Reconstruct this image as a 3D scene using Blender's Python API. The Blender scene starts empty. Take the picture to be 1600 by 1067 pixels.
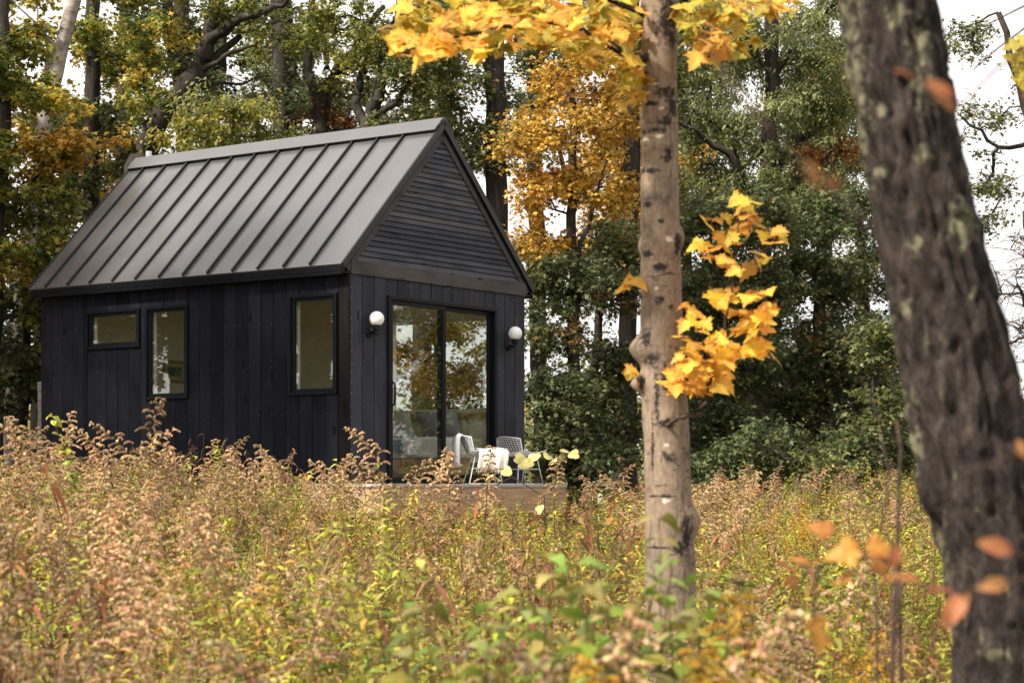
import bpy, bmesh, math, random
import numpy as np
from mathutils import Vector, Matrix

random.seed(7)
rng = np.random.default_rng(7)
scene = bpy.context.scene
COL = scene.collection
R = math.radians

# ------------------------------------------------------------------ camera
FPX, HOR, EYE = 3261.6, 766.3, 1.35          # focal length and horizon in photo pixels, eye height in metres
cam = bpy.data.cameras.new('camera')
cam.sensor_width = 36.0
cam.lens = FPX * 36.0 / 1600.0
cam.shift_y = (HOR - 533.5) / 1600.0
cam.clip_start, cam.clip_end = 0.1, 2000
cam.dof.use_dof = True
cam.dof.focus_distance = 21.5
cam.dof.aperture_fstop = 5.0
camo = bpy.data.objects.new('camera', cam)
camo.location = (0, 0, EYE)
camo.rotation_euler = (R(90), 0, 0)
COL.objects.link(camo)
scene.camera = camo

# ------------------------------------------------------------------ sky and sun
SUN = Vector((-0.80, -0.55, 0.0)).normalized()
SUN_EL = R(43)
world = bpy.data.worlds.new('World')
scene.world = world
world.use_nodes = True
nt = world.node_tree
bgn = nt.nodes['Background']
sky = nt.nodes.new('ShaderNodeTexSky')
sky.sky_type = 'NISHITA'
sky.sun_disc = False
sky.sun_elevation = SUN_EL
sky.sun_rotation = math.atan2(SUN.x, SUN.y)
sky.dust_density = 3.0
tc = nt.nodes.new('ShaderNodeTexCoord')
mp = nt.nodes.new('ShaderNodeMapping')
mp.inputs['Scale'].default_value = (1.0, 1.0, 2.4)
cn = nt.nodes.new('ShaderNodeTexNoise')
cn.inputs['Scale'].default_value = 2.2
cn.inputs['Detail'].default_value = 6
cr = nt.nodes.new('ShaderNodeValToRGB')
cr.color_ramp.elements[0].position = 0.25
cr.color_ramp.elements[0].color = (7.0, 6.8, 6.9, 1)
cr.color_ramp.elements[1].position = 0.75
cr.color_ramp.elements[1].color = (14.0, 13.2, 12.5, 1)
mx = nt.nodes.new('ShaderNodeMix')
mx.data_type = 'RGBA'
mx.inputs['Factor'].default_value = 0.86      # thin high cloud over most of the blue
nt.links.new(tc.outputs['Generated'], mp.inputs['Vector'])
nt.links.new(mp.outputs['Vector'], cn.inputs['Vector'])
nt.links.new(cn.outputs['Fac'], cr.inputs['Fac'])
nt.links.new(sky.outputs['Color'], mx.inputs['A'])
nt.links.new(cr.outputs['Color'], mx.inputs['B'])
nt.links.new(mx.outputs['Result'], bgn.inputs['Color'])
bgn.inputs['Strength'].default_value = 0.088

sun = bpy.data.lights.new('sun', 'SUN')
sun.energy = 5.0
sun.angle = R(5)
sun.color = (1.0, 0.93, 0.82)
suno = bpy.data.objects.new('sun', sun)
sd = Vector((SUN.x * math.cos(SUN_EL), SUN.y * math.cos(SUN_EL), math.sin(SUN_EL)))
suno.rotation_euler = sd.to_track_quat('Z', 'Y').to_euler()
suno.location = sd * 40
COL.objects.link(suno)

scene.view_settings.view_transform = 'Standard'
scene.view_settings.look = 'None'
scene.view_settings.gamma = 1
scene.view_settings.exposure = 0.76
scene.view_settings.use_curve_mapping = False
scene.render.engine = 'CYCLES'
scene.cycles.max_bounces = 9
scene.cycles.diffuse_bounces = 5
scene.cycles.transmission_bounces = 4
scene.cycles.transparent_max_bounces = 8
scene.cycles.caustics_reflective = False
scene.cycles.caustics_refractive = False

# ------------------------------------------------------------------ helpers
def at(px, py, d):
    return Vector(((px - 800) / FPX * d, d, EYE + (HOR - py) / FPX * d))

def tag(o, label=None, cat=None, group=None, kind=None):
    if label: o['label'] = label
    if cat: o['category'] = cat
    if group: o['group'] = group
    if kind: o['kind'] = kind
    return o

def link(o, parent=None):
    COL.objects.link(o)
    if parent is not None: o.parent = parent
    return o

def empty(name, loc, rz=0, parent=None):
    o = bpy.data.objects.new(name, None)
    o.location = loc
    o.rotation_euler = (0, 0, rz)
    o.empty_display_size = 0.2
    return link(o, parent)

def smoothstep(a, b, x):
    t = min(1, max(0, (x - a) / (b - a)))
    return t * t * (3 - 2 * t)

class MB:
    """collects geometry for one mesh"""
    def __init__(s): s.v, s.f, s.c = [], [], []
    def add(s, vs, fs, col=None):
        o = len(s.v)
        s.v += [tuple(p) for p in vs]
        s.f += [tuple(i + o for i in f) for f in fs]
        s.c += [col or (1, 1, 1)] * len(vs)
    def box(s, x0, x1, y0, y1, z0, z1, col=None):
        s.add([(x0,y0,z0),(x1,y0,z0),(x1,y1,z0),(x0,y1,z0),(x0,y0,z1),(x1,y0,z1),(x1,y1,z1),(x0,y1,z1)],
              [(0,3,2,1),(4,5,6,7),(0,1,5,4),(1,2,6,5),(2,3,7,6),(3,0,4,7)], col)
    def prism(s, poly, axis, a, b, col=None):
        """polygon (2-D) swept along an axis from a to b"""
        n = len(poly)
        def p3(p, t):
            return {'x': (t, p[0], p[1]), 'y': (p[0], t, p[1]), 'z': (p[0], p[1], t)}[axis]
        vs = [p3(p, a) for p in poly] + [p3(p, b) for p in poly]
        fs = [tuple(range(n - 1, -1, -1)), tuple(range(n, 2 * n))]
        fs += [(i, (i + 1) % n, n + (i + 1) % n, n + i) for i in range(n)]
        s.add(vs, fs, col)
    def tube(s, pts, rad, sides=6, col=None, cap=True, closed=False):
        pts = [Vector(p) for p in pts]
        n = len(pts)
        if not hasattr(rad, '__len__'): rad = [rad] * n
        ref = Vector((0.31, 0.17, 0.93)).normalized()
        vs, fs = [], []
        for i, p in enumerate(pts):
            if closed: t = pts[(i + 1) % n] - pts[i - 1]
            else: t = pts[min(i + 1, n - 1)] - pts[max(i - 1, 0)]
            if t.length < 1e-9: t = Vector((0, 0, 1))
            t.normalize()
            a = t.cross(ref)
            if a.length < 0.15: a = t.cross(Vector((1, 0, 0)))
            a.normalize(); b = t.cross(a)
            for k in range(sides):
                an = 2 * math.pi * k / sides
                vs.append(p + (a * math.cos(an) + b * math.sin(an)) * rad[i])
        m = n if closed else n - 1
        for i in range(m):
            j = (i + 1) % n
            for k in range(sides):
                k2 = (k + 1) % sides
                fs.append((i * sides + k, i * sides + k2, j * sides + k2, j * sides + k))
        if cap and not closed:
            fs.append(tuple(range(sides - 1, -1, -1)))
            fs.append(tuple((n - 1) * sides + k for k in range(sides)))
        s.add(vs, fs, col)
    def lathe(s, prof, cx, cy, sides=24, col=None):
        vs, fs = [], []
        for r, z in prof:
            for k in range(sides):
                a = 2 * math.pi * k / sides
                vs.append((cx + r * math.cos(a), cy + r * math.sin(a), z))
        for i in range(len(prof) - 1):
            for k in range(sides):
                k2 = (k + 1) % sides
                fs.append((i*sides+k, i*sides+k2, (i+1)*sides+k2, (i+1)*sides+k))
        fs.append(tuple(range(sides - 1, -1, -1)))
        fs.append(tuple((len(prof) - 1) * sides + k for k in range(sides)))
        s.add(vs, fs, col)
    def mesh(s, name, mat, smooth=False, color=False):
        me = bpy.data.meshes.new(name)
        me.from_pydata(s.v, [], s.f)
        me.materials.append(mat)
        if smooth: me.polygons.foreach_set('use_smooth', [True] * len(me.polygons))
        if color:
            at_ = me.color_attributes.new('Col', 'FLOAT_COLOR', 'POINT')
            arr = np.ones((len(s.v), 4), np.float32); arr[:, :3] = np.array(s.c, np.float32)
            at_.data.foreach_set('color', arr.ravel())
        me.update()
        return me
    def build(s, name, mat, parent=None, smooth=False, color=False, bevel=0):
        o = bpy.data.objects.new(name, s.mesh(name, mat, smooth, color))
        if bevel:
            m = o.modifiers.new('edge', 'BEVEL'); m.width = bevel; m.segments = 2; m.limit_method = 'ANGLE'
        return link(o, parent)

def np_mesh(name, V, F, mat, C=None, smooth=False):
    """mesh from numpy arrays: V (n,3), F (m,3|4), C (n,3)"""
    me = bpy.data.meshes.new(name)
    n, m, k = len(V), len(F), F.shape[1]
    me.vertices.add(n); me.vertices.foreach_set('co', np.ascontiguousarray(V, np.float32).ravel())
    me.loops.add(m * k); me.loops.foreach_set('vertex_index', np.ascontiguousarray(F, np.int32).ravel())
    me.polygons.add(m); me.polygons.foreach_set('loop_start', np.arange(0, m * k, k, dtype=np.int32))
    if smooth: me.polygons.foreach_set('use_smooth', np.ones(m, bool))
    if C is not None:
        ca = me.color_attributes.new('Col', 'FLOAT_COLOR', 'POINT')
        a = np.ones((n, 4), np.float32); a[:, :3] = C
        ca.data.foreach_set('color', a.ravel())
    me.materials.append(mat)
    me.update(calc_edges=True)
    return me

# ------------------------------------------------------------------ materials
def mat_new(name):
    m = bpy.data.materials.new(name); m.use_nodes = True
    return m, m.node_tree, m.node_tree.nodes['Principled BSDF']

def ramp(nt, fac, stops):
    r = nt.nodes.new('ShaderNodeValToRGB')
    e = r.color_ramp.elements
    while len(e) < len(stops): e.new(0.5)
    for i, (p, c) in enumerate(stops):
        e[i].position = p; e[i].color = (*c, 1)
    nt.links.new(fac, r.inputs['Fac'])
    return r.outputs['Color']

def noise(nt, scale, detail=4, vec=None, rough=0.55, dist=0.0):
    n = nt.nodes.new('ShaderNodeTexNoise')
    n.inputs['Scale'].default_value = scale
    n.inputs['Detail'].default_value = detail
    n.inputs['Roughness'].default_value = rough
    n.inputs['Distortion'].default_value = dist
    if vec is not None: nt.links.new(vec, n.inputs['Vector'])
    return n.outputs['Fac']

def coords(nt, scale=(1, 1, 1), src='Object', rand=False):
    t = nt.nodes.new('ShaderNodeTexCoord')
    m = nt.nodes.new('ShaderNodeMapping'); m.inputs['Scale'].default_value = scale
    nt.links.new(t.outputs[src], m.inputs['Vector'])
    if rand:
        oi = nt.nodes.new('ShaderNodeObjectInfo')
        cx = nt.nodes.new('ShaderNodeCombineXYZ')
        mu = nt.nodes.new('ShaderNodeMath'); mu.operation = 'MULTIPLY'; mu.inputs[1].default_value = 37.0
        nt.links.new(oi.outputs['Random'], mu.inputs[0])
        for k in 'XYZ': nt.links.new(mu.outputs[0], cx.inputs[k])
        nt.links.new(cx.outputs[0], m.inputs['Location'])
    return m.outputs['Vector']

def mixc(nt, f, a, b, mode='MIX'):
    m = nt.nodes.new('ShaderNodeMix'); m.data_type = 'RGBA'; m.blend_type = mode
    for key, val in (('Factor', f), ('A', a), ('B', b)):
        sock = m.inputs[key] if key != 'Factor' else m.inputs[0]
        if isinstance(val, (int, float)): sock.default_value = val
        elif isinstance(val, tuple): sock.default_value = (*val, 1)
        else: nt.links.new(val, sock)
    return m.outputs['Result']

def bump(nt, bsdf, h, strength=0.3, dist=0.01):
    b = nt.nodes.new('ShaderNodeBump')
    b.inputs['Strength'].default_value = strength
    b.inputs['Distance'].default_value = dist
    nt.links.new(h, b.inputs['Height'])
    nt.links.new(b.outputs['Normal'], bsdf.inputs['Normal'])

def m_plain(name, col, rough=0.6, metal=0.0, var=0.12, scale=6, bmp=0.0):
    m, nt, b = mat_new(name)
    v = noise(nt, scale, 4, coords(nt))
    c = ramp(nt, v, [(0.3, tuple(x * (1 - var) for x in col)), (0.7, tuple(min(1, x * (1 + var)) for x in col))])
    nt.links.new(c, b.inputs['Base Color'])
    b.inputs['Roughness'].default_value = rough
    if 'frame' in name: b.inputs['Specular IOR Level'].default_value = 0.2
    b.inputs['Metallic'].default_value = metal
    if bmp: bump(nt, b, noise(nt, scale * 6, 4, coords(nt)), bmp, 0.004)
    return m

def m_stain(name, axis, dark, light, rough=0.62, spec=0.12):
    """black-stained boards: grain along the axis, knots, blotches, tone differs from board to board"""
    m, nt, b = mat_new(name)
    sc = {'z': (38, 38, 2.2), 'x': (2.2, 38, 38), 'y': (38, 2.2, 38)}[axis]
    g = noise(nt, 1.0, 6, coords(nt, sc, rand=True), 0.65)
    big = noise(nt, 4.0, 3, coords(nt, (1, 1, .5) if axis == 'z' else (.5, 1, 1), rand=True))
    mid = tuple((a + c) / 2 for a, c in zip(dark, light))
    c = ramp(nt, g, [(0.3, dark), (0.55, mid), (0.78, light)])
    c = mixc(nt, ramp(nt, big, [(0.42, (0, 0, 0)), (0.7, (0.75,) * 3)]), c, tuple(x * 0.45 for x in dark))
    oi = nt.nodes.new('ShaderNodeObjectInfo')
    tone = ramp(nt, oi.outputs['Random'], [(0, (0.55, 0.56, 0.62)), (0.5, (1, 1, 1)), (0.85, (1.35, 1.28, 1.22)), (1.0, (1.7, 1.42, 1.2))])
    c = mixc(nt, 1.0, c, tone, 'MULTIPLY')
    vo = nt.nodes.new('ShaderNodeTexVoronoi'); vo.inputs['Scale'].default_value = 1.0
    nt.links.new(coords(nt, {'z': (6, 6, 2.2), 'x': (2.2, 6, 9), 'y': (6, 2.2, 6)}[axis], rand=True), vo.inputs['Vector'])
    kn = ramp(nt, vo.outputs['Distance'], [(0.09, (1, 1, 1)), (0.17, (0, 0, 0))])
    c = mixc(nt, kn, c, tuple(x * 0.3 for x in dark))
    nt.links.new(c, b.inputs['Base Color'])
    b.inputs['Specular IOR Level'].default_value = spec
    rr = ramp(nt, g, [(0.3, (rough - .1,) * 3), (0.8, (rough + .15,) * 3)])
    nt.links.new(rr, b.inputs['Roughness'])
    bump(nt, b, g, 0.35, 0.004)
    return m

M = {}
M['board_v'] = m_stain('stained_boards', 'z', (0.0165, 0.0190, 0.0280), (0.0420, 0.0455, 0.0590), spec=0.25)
M['board_side_shaded'] = m_stain('shaded_side_boards', 'z', (0.0075, 0.0098, 0.0170), (0.0215, 0.0245, 0.0350), spec=0.14)  # same stain as the front, darkened: the side wall's shade is in the colour
M['board_h'] = m_stain('stained_siding', 'x', (0.034, 0.037, 0.048), (0.076, 0.081, 0.096), spec=0.25)
M['band'] = m_stain('stained_band', 'x', (0.036, 0.0345, 0.036), (0.072, 0.067, 0.065), spec=0.3)
M['corner'] = m_stain('stained_corner', 'z', (0.010, 0.0092, 0.0095), (0.026, 0.0225, 0.0205))
M['frame'] = m_plain('black_frame', (0.0055, 0.0066, 0.0092), 0.38, 0.0, 0.2)
M['cream'] = m_plain('cream_paint', (0.86, 0.82, 0.68), 0.6, 0, 0.05, 2)
M['ifloor'] = m_plain('pine_floor', (0.42, 0.28, 0.16), 0.5, 0, 0.2, 5)
M['nail'] = m_plain('nail_heads', (0.30, 0.30, 0.31), 0.4, 0.6)
M['white_metal'] = m_plain('white_wire', (0.62, 0.62, 0.63), 0.4)
M['wool_white'] = m_plain('white_wool', (0.72, 0.66, 0.58), 0.95, 0, 0.12, 30, 0.6)
M['wool_grey'] = m_plain('grey_wool', (0.42, 0.43, 0.46), 0.95, 0, 0.15, 30, 0.6)
M['linen'] = m_plain('linen', (0.72, 0.70, 0.66), 0.9, 0, 0.08, 8, 0.3)
M['teal'] = m_plain('teal_wool', (0.10, 0.17, 0.18), 0.95, 0, 0.2, 20, 0.5)
M['oak_frame'] = m_plain('gilt_wood', (0.36, 0.23, 0.10), 0.5, 0, 0.3, 25, 0.3)
M['mount'] = m_plain('picture_mount', (0.55, 0.46, 0.30), 0.8)
M['concrete'] = m_plain('concrete_block', (0.42, 0.39, 0.35), 0.9, 0, 0.25, 25, 0.5)
M['pipe'] = m_plain('white_pipe', (0.8, 0.79, 0.77), 0.5)
M['deckwood'] = m_plain('grey_deck', (0.38, 0.35, 0.31), 0.8, 0, 0.25, 12, 0.4)

def m_roof():
    m, nt, b = mat_new('bronze_metal')
    v = noise(nt, 1.3, 3, coords(nt, (1, 1, 1)))
    c = ramp(nt, v, [(0.3, (0.074, 0.071, 0.072)), (0.7, (0.098, 0.094, 0.095))])
    st = noise(nt, 2.0, 5, coords(nt, (14, 1.2, 1.2), rand=True))
    c = mixc(nt, ramp(nt, st, [(0.60, (0, 0, 0)), (0.8, (0.3,) * 3)]), c, (0.075, 0.068, 0.064))
    nt.links.new(c, b.inputs['Base Color'])
    rr = ramp(nt, noise(nt, 3.0, 4, coords(nt, (1, 1, 1), rand=True)), [(0.3, (0.20,) * 3), (0.7, (0.30,) * 3)])
    nt.links.new(rr, b.inputs['Roughness'])
    b.inputs['Metallic'].default_value = 0.0
    b.inputs['Specular IOR Level'].default_value = 1.0
    bump(nt, b, noise(nt, 2.2, 2, coords(nt, (1, 1, 1))), 0.25, 0.02)   # oil-canning of thin sheet
    return m
M['roof'] = m_roof()
M['seam'] = m_plain('shaded_seam_and_trim', (0.014, 0.0135, 0.015), 0.45, 0, 0.15)  # roof metal darkened to paint shade on the seams; also the dark rake trim

def m_glass():
    m, nt, b = mat_new('window_glass')
    out = nt.nodes['Material Output']
    tr = nt.nodes.new('ShaderNodeBsdfTransparent'); tr.inputs['Color'].default_value = (0.95, 0.97, 0.95, 1)
    gl = nt.nodes.new('ShaderNodeBsdfGlossy'); gl.inputs['Roughness'].default_value = 0.0
    gl.inputs['Color'].default_value = (1, 1, 1, 1)
    ge = nt.nodes.new('ShaderNodeNewGeometry')
    dt = nt.nodes.new('ShaderNodeVectorMath'); dt.operation = 'DOT_PRODUCT'
    nt.links.new(ge.outputs['Normal'], dt.inputs[0]); nt.links.new(ge.outputs['Incoming'], dt.inputs[1])
    def mth(op, a_, b_=None):
        n_ = nt.nodes.new('ShaderNodeMath'); n_.operation = op
        for i_, v_ in enumerate((a_, b_)):
            if v_ is None: continue
            if isinstance(v_, (int, float)): n_.inputs[i_].default_value = v_
            else: nt.links.new(v_, n_.inputs[i_])
        return n_.outputs[0]
    f5 = mth('POWER', mth('SUBTRACT', 1.0, mth('ABSOLUTE', dt.outputs['Value'])), 5.0)
    fr_out = mth('ADD', mth('MULTIPLY', f5, 0.9), 0.115)          # double glazing: several reflecting faces
    bp = nt.nodes.new('ShaderNodeBump'); bp.inputs['Strength'].default_value = 0.10; bp.inputs['Distance'].default_value = 0.004
    nt.links.new(noise(nt, 3.2, 2, coords(nt, (1, 1, 1), rand=True)), bp.inputs['Height'])
    nt.links.new(bp.outputs['Normal'], gl.inputs['Normal'])
    ms = nt.nodes.new('ShaderNodeMixShader')
    nt.links.new(fr_out, ms.inputs[0])
    nt.links.new(tr.outputs[0], ms.inputs[1]); nt.links.new(gl.outputs[0], ms.inputs[2])
    nt.links.new(ms.outputs[0], out.inputs['Surface'])
    nt.nodes.remove(b)
    return m
M['glass'] = m_glass()

def m_opal():
    m, nt, b = mat_new('opal_glass')
    b.inputs['Base Color'].default_value = (0.93, 0.91, 0.88, 1)
    b.inputs['Roughness'].default_value = 0.25
    b.inputs['Subsurface Weight'].default_value = 0.15
    b.inputs['Subsurface Radius'].default_value = (0.2, 0.19, 0.17)
    b.inputs['Subsurface Scale'].default_value = 0.3
    v = noise(nt, 5, 2, coords(nt))
    nt.links.new(ramp(nt, v, [(0, (0.96, 0.95, 0.93)), (1, (0.98, 0.97, 0.95))]), b.inputs['Base Color'])
    return m
M['opal'] = m_opal()

def m_leaf(name, transl=0.4, rough=0.5, spec=0.35, var=0.3, sat=1.0):
    """leaf colour comes from the mesh; each instance varies; light passes through the blade"""
    m, nt, b = mat_new(name)
    out = nt.nodes['Material Output']
    a = nt.nodes.new('ShaderNodeAttribute'); a.attribute_name = 'Col'
    oi = nt.nodes.new('ShaderNodeObjectInfo')
    hs = nt.nodes.new('ShaderNodeHueSaturation')
    mr = nt.nodes.new('ShaderNodeMapRange')
    mr.inputs['To Min'].default_value = 1 - var; mr.inputs['To Max'].default_value = 1 + var
    nt.links.new(oi.outputs['Random'], mr.inputs['Value'])
    nt.links.new(mr.outputs[0], hs.inputs['Value'])
    hs.inputs['Saturation'].default_value = sat
    nt.links.new(a.outputs['Color'], hs.inputs['Color'])
    nz = noise(nt, 22, 3, coords(nt))
    c = mixc(nt, 1.0, hs.outputs['Color'], ramp(nt, nz, [(0.3, (0.78,) * 3), (0.7, (1.18,) * 3)]), 'MULTIPLY')
    nt.links.new(c, b.inputs['Base Color'])
    b.inputs['Roughness'].default_value = rough
    b.inputs['Specular IOR Level'].default_value = spec
    t = nt.nodes.new('ShaderNodeBsdfTranslucent')
    nt.links.new(c, t.inputs['Color'])
    ms = nt.nodes.new('ShaderNodeMixShader'); ms.inputs[0].default_value = transl
    nt.links.new(b.outputs[0], ms.inputs[1]); nt.links.new(t.outputs[0], ms.inputs[2])
    nt.links.new(ms.outputs[0], out.inputs['Surface'])
    return m
M['leaf'] = m_leaf('tree_leaves', 0.46, 0.42, 0.45, 0.0)
M['maple_leaf'] = m_leaf('maple_leaves', 0.5, 0.5, 0.3, 0.3)
M['weed'] = m_leaf('meadow_plants', 0.35, 0.6, 0.2, 0.38)
M['beech'] = m_leaf('beech_leaves', 0.4, 0.55, 0.3, 0.15)

def m_bark(name, c0, c1, c2, sc=(18, 18, 4), bmp=0.6, dist=0.01):
    m, nt, b = mat_new(name)
    n = noise(nt, 1.0, 6, coords(nt, sc), 0.65)
    c = ramp(nt, n, [(0.3, c0), (0.55, c1), (0.8, c2)])
    nt.links.new(c, b.inputs['Base Color'])
    b.inputs['Roughness'].default_value = 0.9
    b.inputs['Specular IOR Level'].default_value = 0.2
    bump(nt, b, n, bmp, dist)
    return m
M['bark_dark'] = m_bark('dark_bark', (0.016, 0.013, 0.011), (0.045, 0.037, 0.030), (0.09, 0.076, 0.062))
M['bark_birch'] = m_bark('birch_bark', (0.08, 0.065, 0.055), (0.42, 0.37, 0.32), (0.58, 0.53, 0.47), (4, 4, 8))
M['twig'] = m_bark('brown_twig', (0.03, 0.02, 0.014), (0.065, 0.043, 0.033), (0.11, 0.077, 0.06), (40, 40, 40), 0.3, 0.002)

def m_maple_bark():
    m, nt, b = mat_new('maple_bark')
    co = coords(nt)
    fine = noise(nt, 1, 6, coords(nt, (60, 60, 26)), 0.7)
    vert = noise(nt, 1, 5, coords(nt, (34, 34, 4.0)), 0.65, 0.8)
    horz = noise(nt, 1, 5, coords(nt, (11, 11, 30)), 0.7, 1.2)
    big = noise(nt, 6.5, 6, co, 0.68)
    c = ramp(nt, fine, [(0.25, (0.140, 0.099, 0.068)), (0.6, (0.275, 0.208, 0.150)), (0.85, (0.36, 0.288, 0.220))])
    c = mixc(nt, ramp(nt, vert, [(0.33, (0.9,) * 3), (0.45, (0, 0, 0))]), c, (0.10, 0.065, 0.048))
    c = mixc(nt, ramp(nt, horz, [(0.575, (0, 0, 0)), (0.66, (0.9,) * 3)]), c, (0.045, 0.035, 0.028))
    c = mixc(nt, ramp(nt, big, [(0.54, (0, 0, 0)), (0.68, (0.7,) * 3)]), c, (0.075, 0.057, 0.045))
    vo = nt.nodes.new('ShaderNodeTexVoronoi'); vo.inputs['Scale'].default_value = 9
    nt.links.new(co, vo.inputs['Vector'])
    nt.links.new(c, b.inputs['Base Color'])
    b.inputs['Roughness'].default_value = 0.85
    b.inputs['Specular IOR Level'].default_value = 0.2
    add = nt.nodes.new('ShaderNodeMath'); add.operation = 'ADD'
    nt.links.new(fine, add.inputs[0]); nt.links.new(vert, add.inputs[1])
    bump(nt, b, add.outputs[0], 0.5, 0.006)
    return m
M['bark_maple'] = m_maple_bark()

def m_lichen_bark():
    m, nt, b = mat_new('lichen_bark')
    fine = noise(nt, 1, 6, coords(nt, (85, 85, 45)), 0.75)
    plate = noise(nt, 1, 7, coords(nt, (30, 30, 11)), 0.7, 0.8)
    c = ramp(nt, plate, [(0.38, (0.008, 0.006, 0.005)), (0.5, (0.040, 0.030, 0.024)), (0.66, (0.125, 0.097, 0.080))])
    c = mixc(nt, 0.45, c, ramp(nt, fine, [(0.35, (0.010, 0.008, 0.0075)), (0.7, (0.10, 0.084, 0.076))]))
    li = noise(nt, 16.0, 8, coords(nt, (1, 1, 1)), 0.78, 0.2)
    # lichen keeps to the outer bark ridges and mostly to one side of the stem
    sx = nt.nodes.new('ShaderNodeSeparateXYZ')
    g = nt.nodes.new('ShaderNodeNewGeometry'); nt.links.new(g.outputs['Normal'], sx.inputs[0])
    side = ramp(nt, sx.outputs['X'], [(0.0, (0, 0, 0)), (1.0, (0, 0, 0))])
    md = nt.nodes.new('ShaderNodeMath'); md.operation = 'MULTIPLY_ADD'; md.inputs[1].default_value = -0.12
    nt.links.new(sx.outputs['X'], md.inputs[0]); nt.links.new(li, md.inputs[2])
    lf = ramp(nt, md.outputs[0], [(0.67, (0, 0, 0)), (0.75, (0.6,) * 3)])
    c = mixc(nt, lf, c, mixc(nt, fine, (0.16, 0.15, 0.075), (0.34, 0.32, 0.20)))
    nt.links.new(c, b.inputs['Base Color'])
    b.inputs['Roughness'].default_value = 0.95
    b.inputs['Specular IOR Level'].default_value = 0.15
    bump(nt, b, plate, 1.0, 0.03)
    return m
M['bark_lichen'] = m_lichen_bark()

def add_patches(mat, pts, color, soft=0.25, wob=0.5, nscale=30):
    """stains, scars or lichen at given places (object space): pts = (centre, (rx, ry, rz)); ragged edges"""
    nt = mat.node_tree; b = next(n for n in nt.nodes if n.type == 'BSDF_PRINCIPLED')
    src = b.inputs['Base Color'].links[0].from_socket
    t = nt.nodes.new('ShaderNodeTexCoord')
    nz = noise(nt, nscale, 5, t.outputs['Object'], 0.65)
    best = None
    for c, r in pts:
        m_ = nt.nodes.new('ShaderNodeMapping'); m_.vector_type = 'TEXTURE'
        m_.inputs['Location'].default_value = c; m_.inputs['Scale'].default_value = r
        nt.links.new(t.outputs['Object'], m_.inputs['Vector'])
        ln = nt.nodes.new('ShaderNodeVectorMath'); ln.operation = 'LENGTH'; nt.links.new(m_.outputs[0], ln.inputs[0])
        if best is None: best = ln.outputs['Value']
        else:
            mi = nt.nodes.new('ShaderNodeMath'); mi.operation = 'MINIMUM'
            nt.links.new(best, mi.inputs[0]); nt.links.new(ln.outputs['Value'], mi.inputs[1]); best = mi.outputs[0]
    ma = nt.nodes.new('ShaderNodeMath'); ma.operation = 'MULTIPLY_ADD'; ma.inputs[1].default_value = wob * 4
    nt.links.new(nz, ma.inputs[0]); nt.links.new(best, ma.inputs[2])
    f = ramp(nt, ma.outputs[0], [(0.0, (1, 1, 1)), (1.0, (0, 0, 0))])
    rp = f.node.color_ramp.elements
    # ramp works on 0..1: bring the sum (distance + noise) into that range
    mr = nt.nodes.new('ShaderNodeMapRange')
    mr.inputs['From Min'].default_value = 1 + wob * 2 - soft; mr.inputs['From Max'].default_value = 1 + wob * 2 + soft
    nt.links.new(ma.outputs[0], mr.inputs['Value'])
    nt.links.new(mr.outputs[0], f.node.inputs['Fac'])
    nt.links.new(mixc(nt, f, src, color), b.inputs['Base Color'])

def m_ground():
    m, nt, b = mat_new('meadow_soil')
    a = noise(nt, 9, 8, coords(nt), 0.7); d = noise(nt, 0.8, 4, coords(nt))
    c = ramp(nt, a, [(0.3, (0.035, 0.026, 0.016)), (0.55, (0.085, 0.065, 0.032)), (0.8, (0.16, 0.125, 0.06))])
    c = mixc(nt, ramp(nt, d, [(0.45, (0, 0, 0)), (0.65, (0.5,) * 3)]), c, (0.05, 0.065, 0.02))
    nt.links.new(c, b.inputs['Base Color']); b.inputs['Roughness'].default_value = 0.95
    bump(nt, b, a, 0.8, 0.04)
    return m
M['ground'] = m_ground()

def m_fascia():
    m, nt, b = mat_new('tan_deck_board')
    g = noise(nt, 1, 6, coords(nt, (3, 40, 40), rand=True), 0.6)
    nt.links.new(ramp(nt, g, [(0.3, (0.30, 0.19, 0.11)), (0.7, (0.48, 0.33, 0.21))]), b.inputs['Base Color'])
    b.inputs['Roughness'].default_value = 0.75
    bump(nt, b, g, 0.3, 0.004)
    return m
M['fascia'] = m_fascia()

def m_painting():
    m, nt, b = mat_new('landscape_print')
    n = noise(nt, 14, 5, coords(nt), 0.6, 0.4)
    nt.links.new(ramp(nt, n, [(0.3, (0.035, 0.045, 0.05)), (0.5, (0.13, 0.15, 0.14)), (0.7, (0.36, 0.38, 0.36))]), b.inputs['Base Color'])
    b.inputs['Roughness'].default_value = 0.5
    return m
M['print'] = m_painting()

# ------------------------------------------------------------------ ground
def ground_z(x, y):
    z = 0.05 + 0.026 * (min(y, 24) - 4) + 0.006 * max(0, y - 24)
    z += 0.24 * smoothstep(-0.6, 2.2, -x - 0.03 * y) * smoothstep(5, 14, y) * (1 - 0.4 * smoothstep(18, 24, y))
    z -= 0.16 * smoothstep(0.5, 1.2, x) * (1 - smoothstep(6, 9, y))
    z += 0.05 * math.sin(1.3 * x + .4 * y) * math.cos(.9 * y - .5 * x)
    return z

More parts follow.
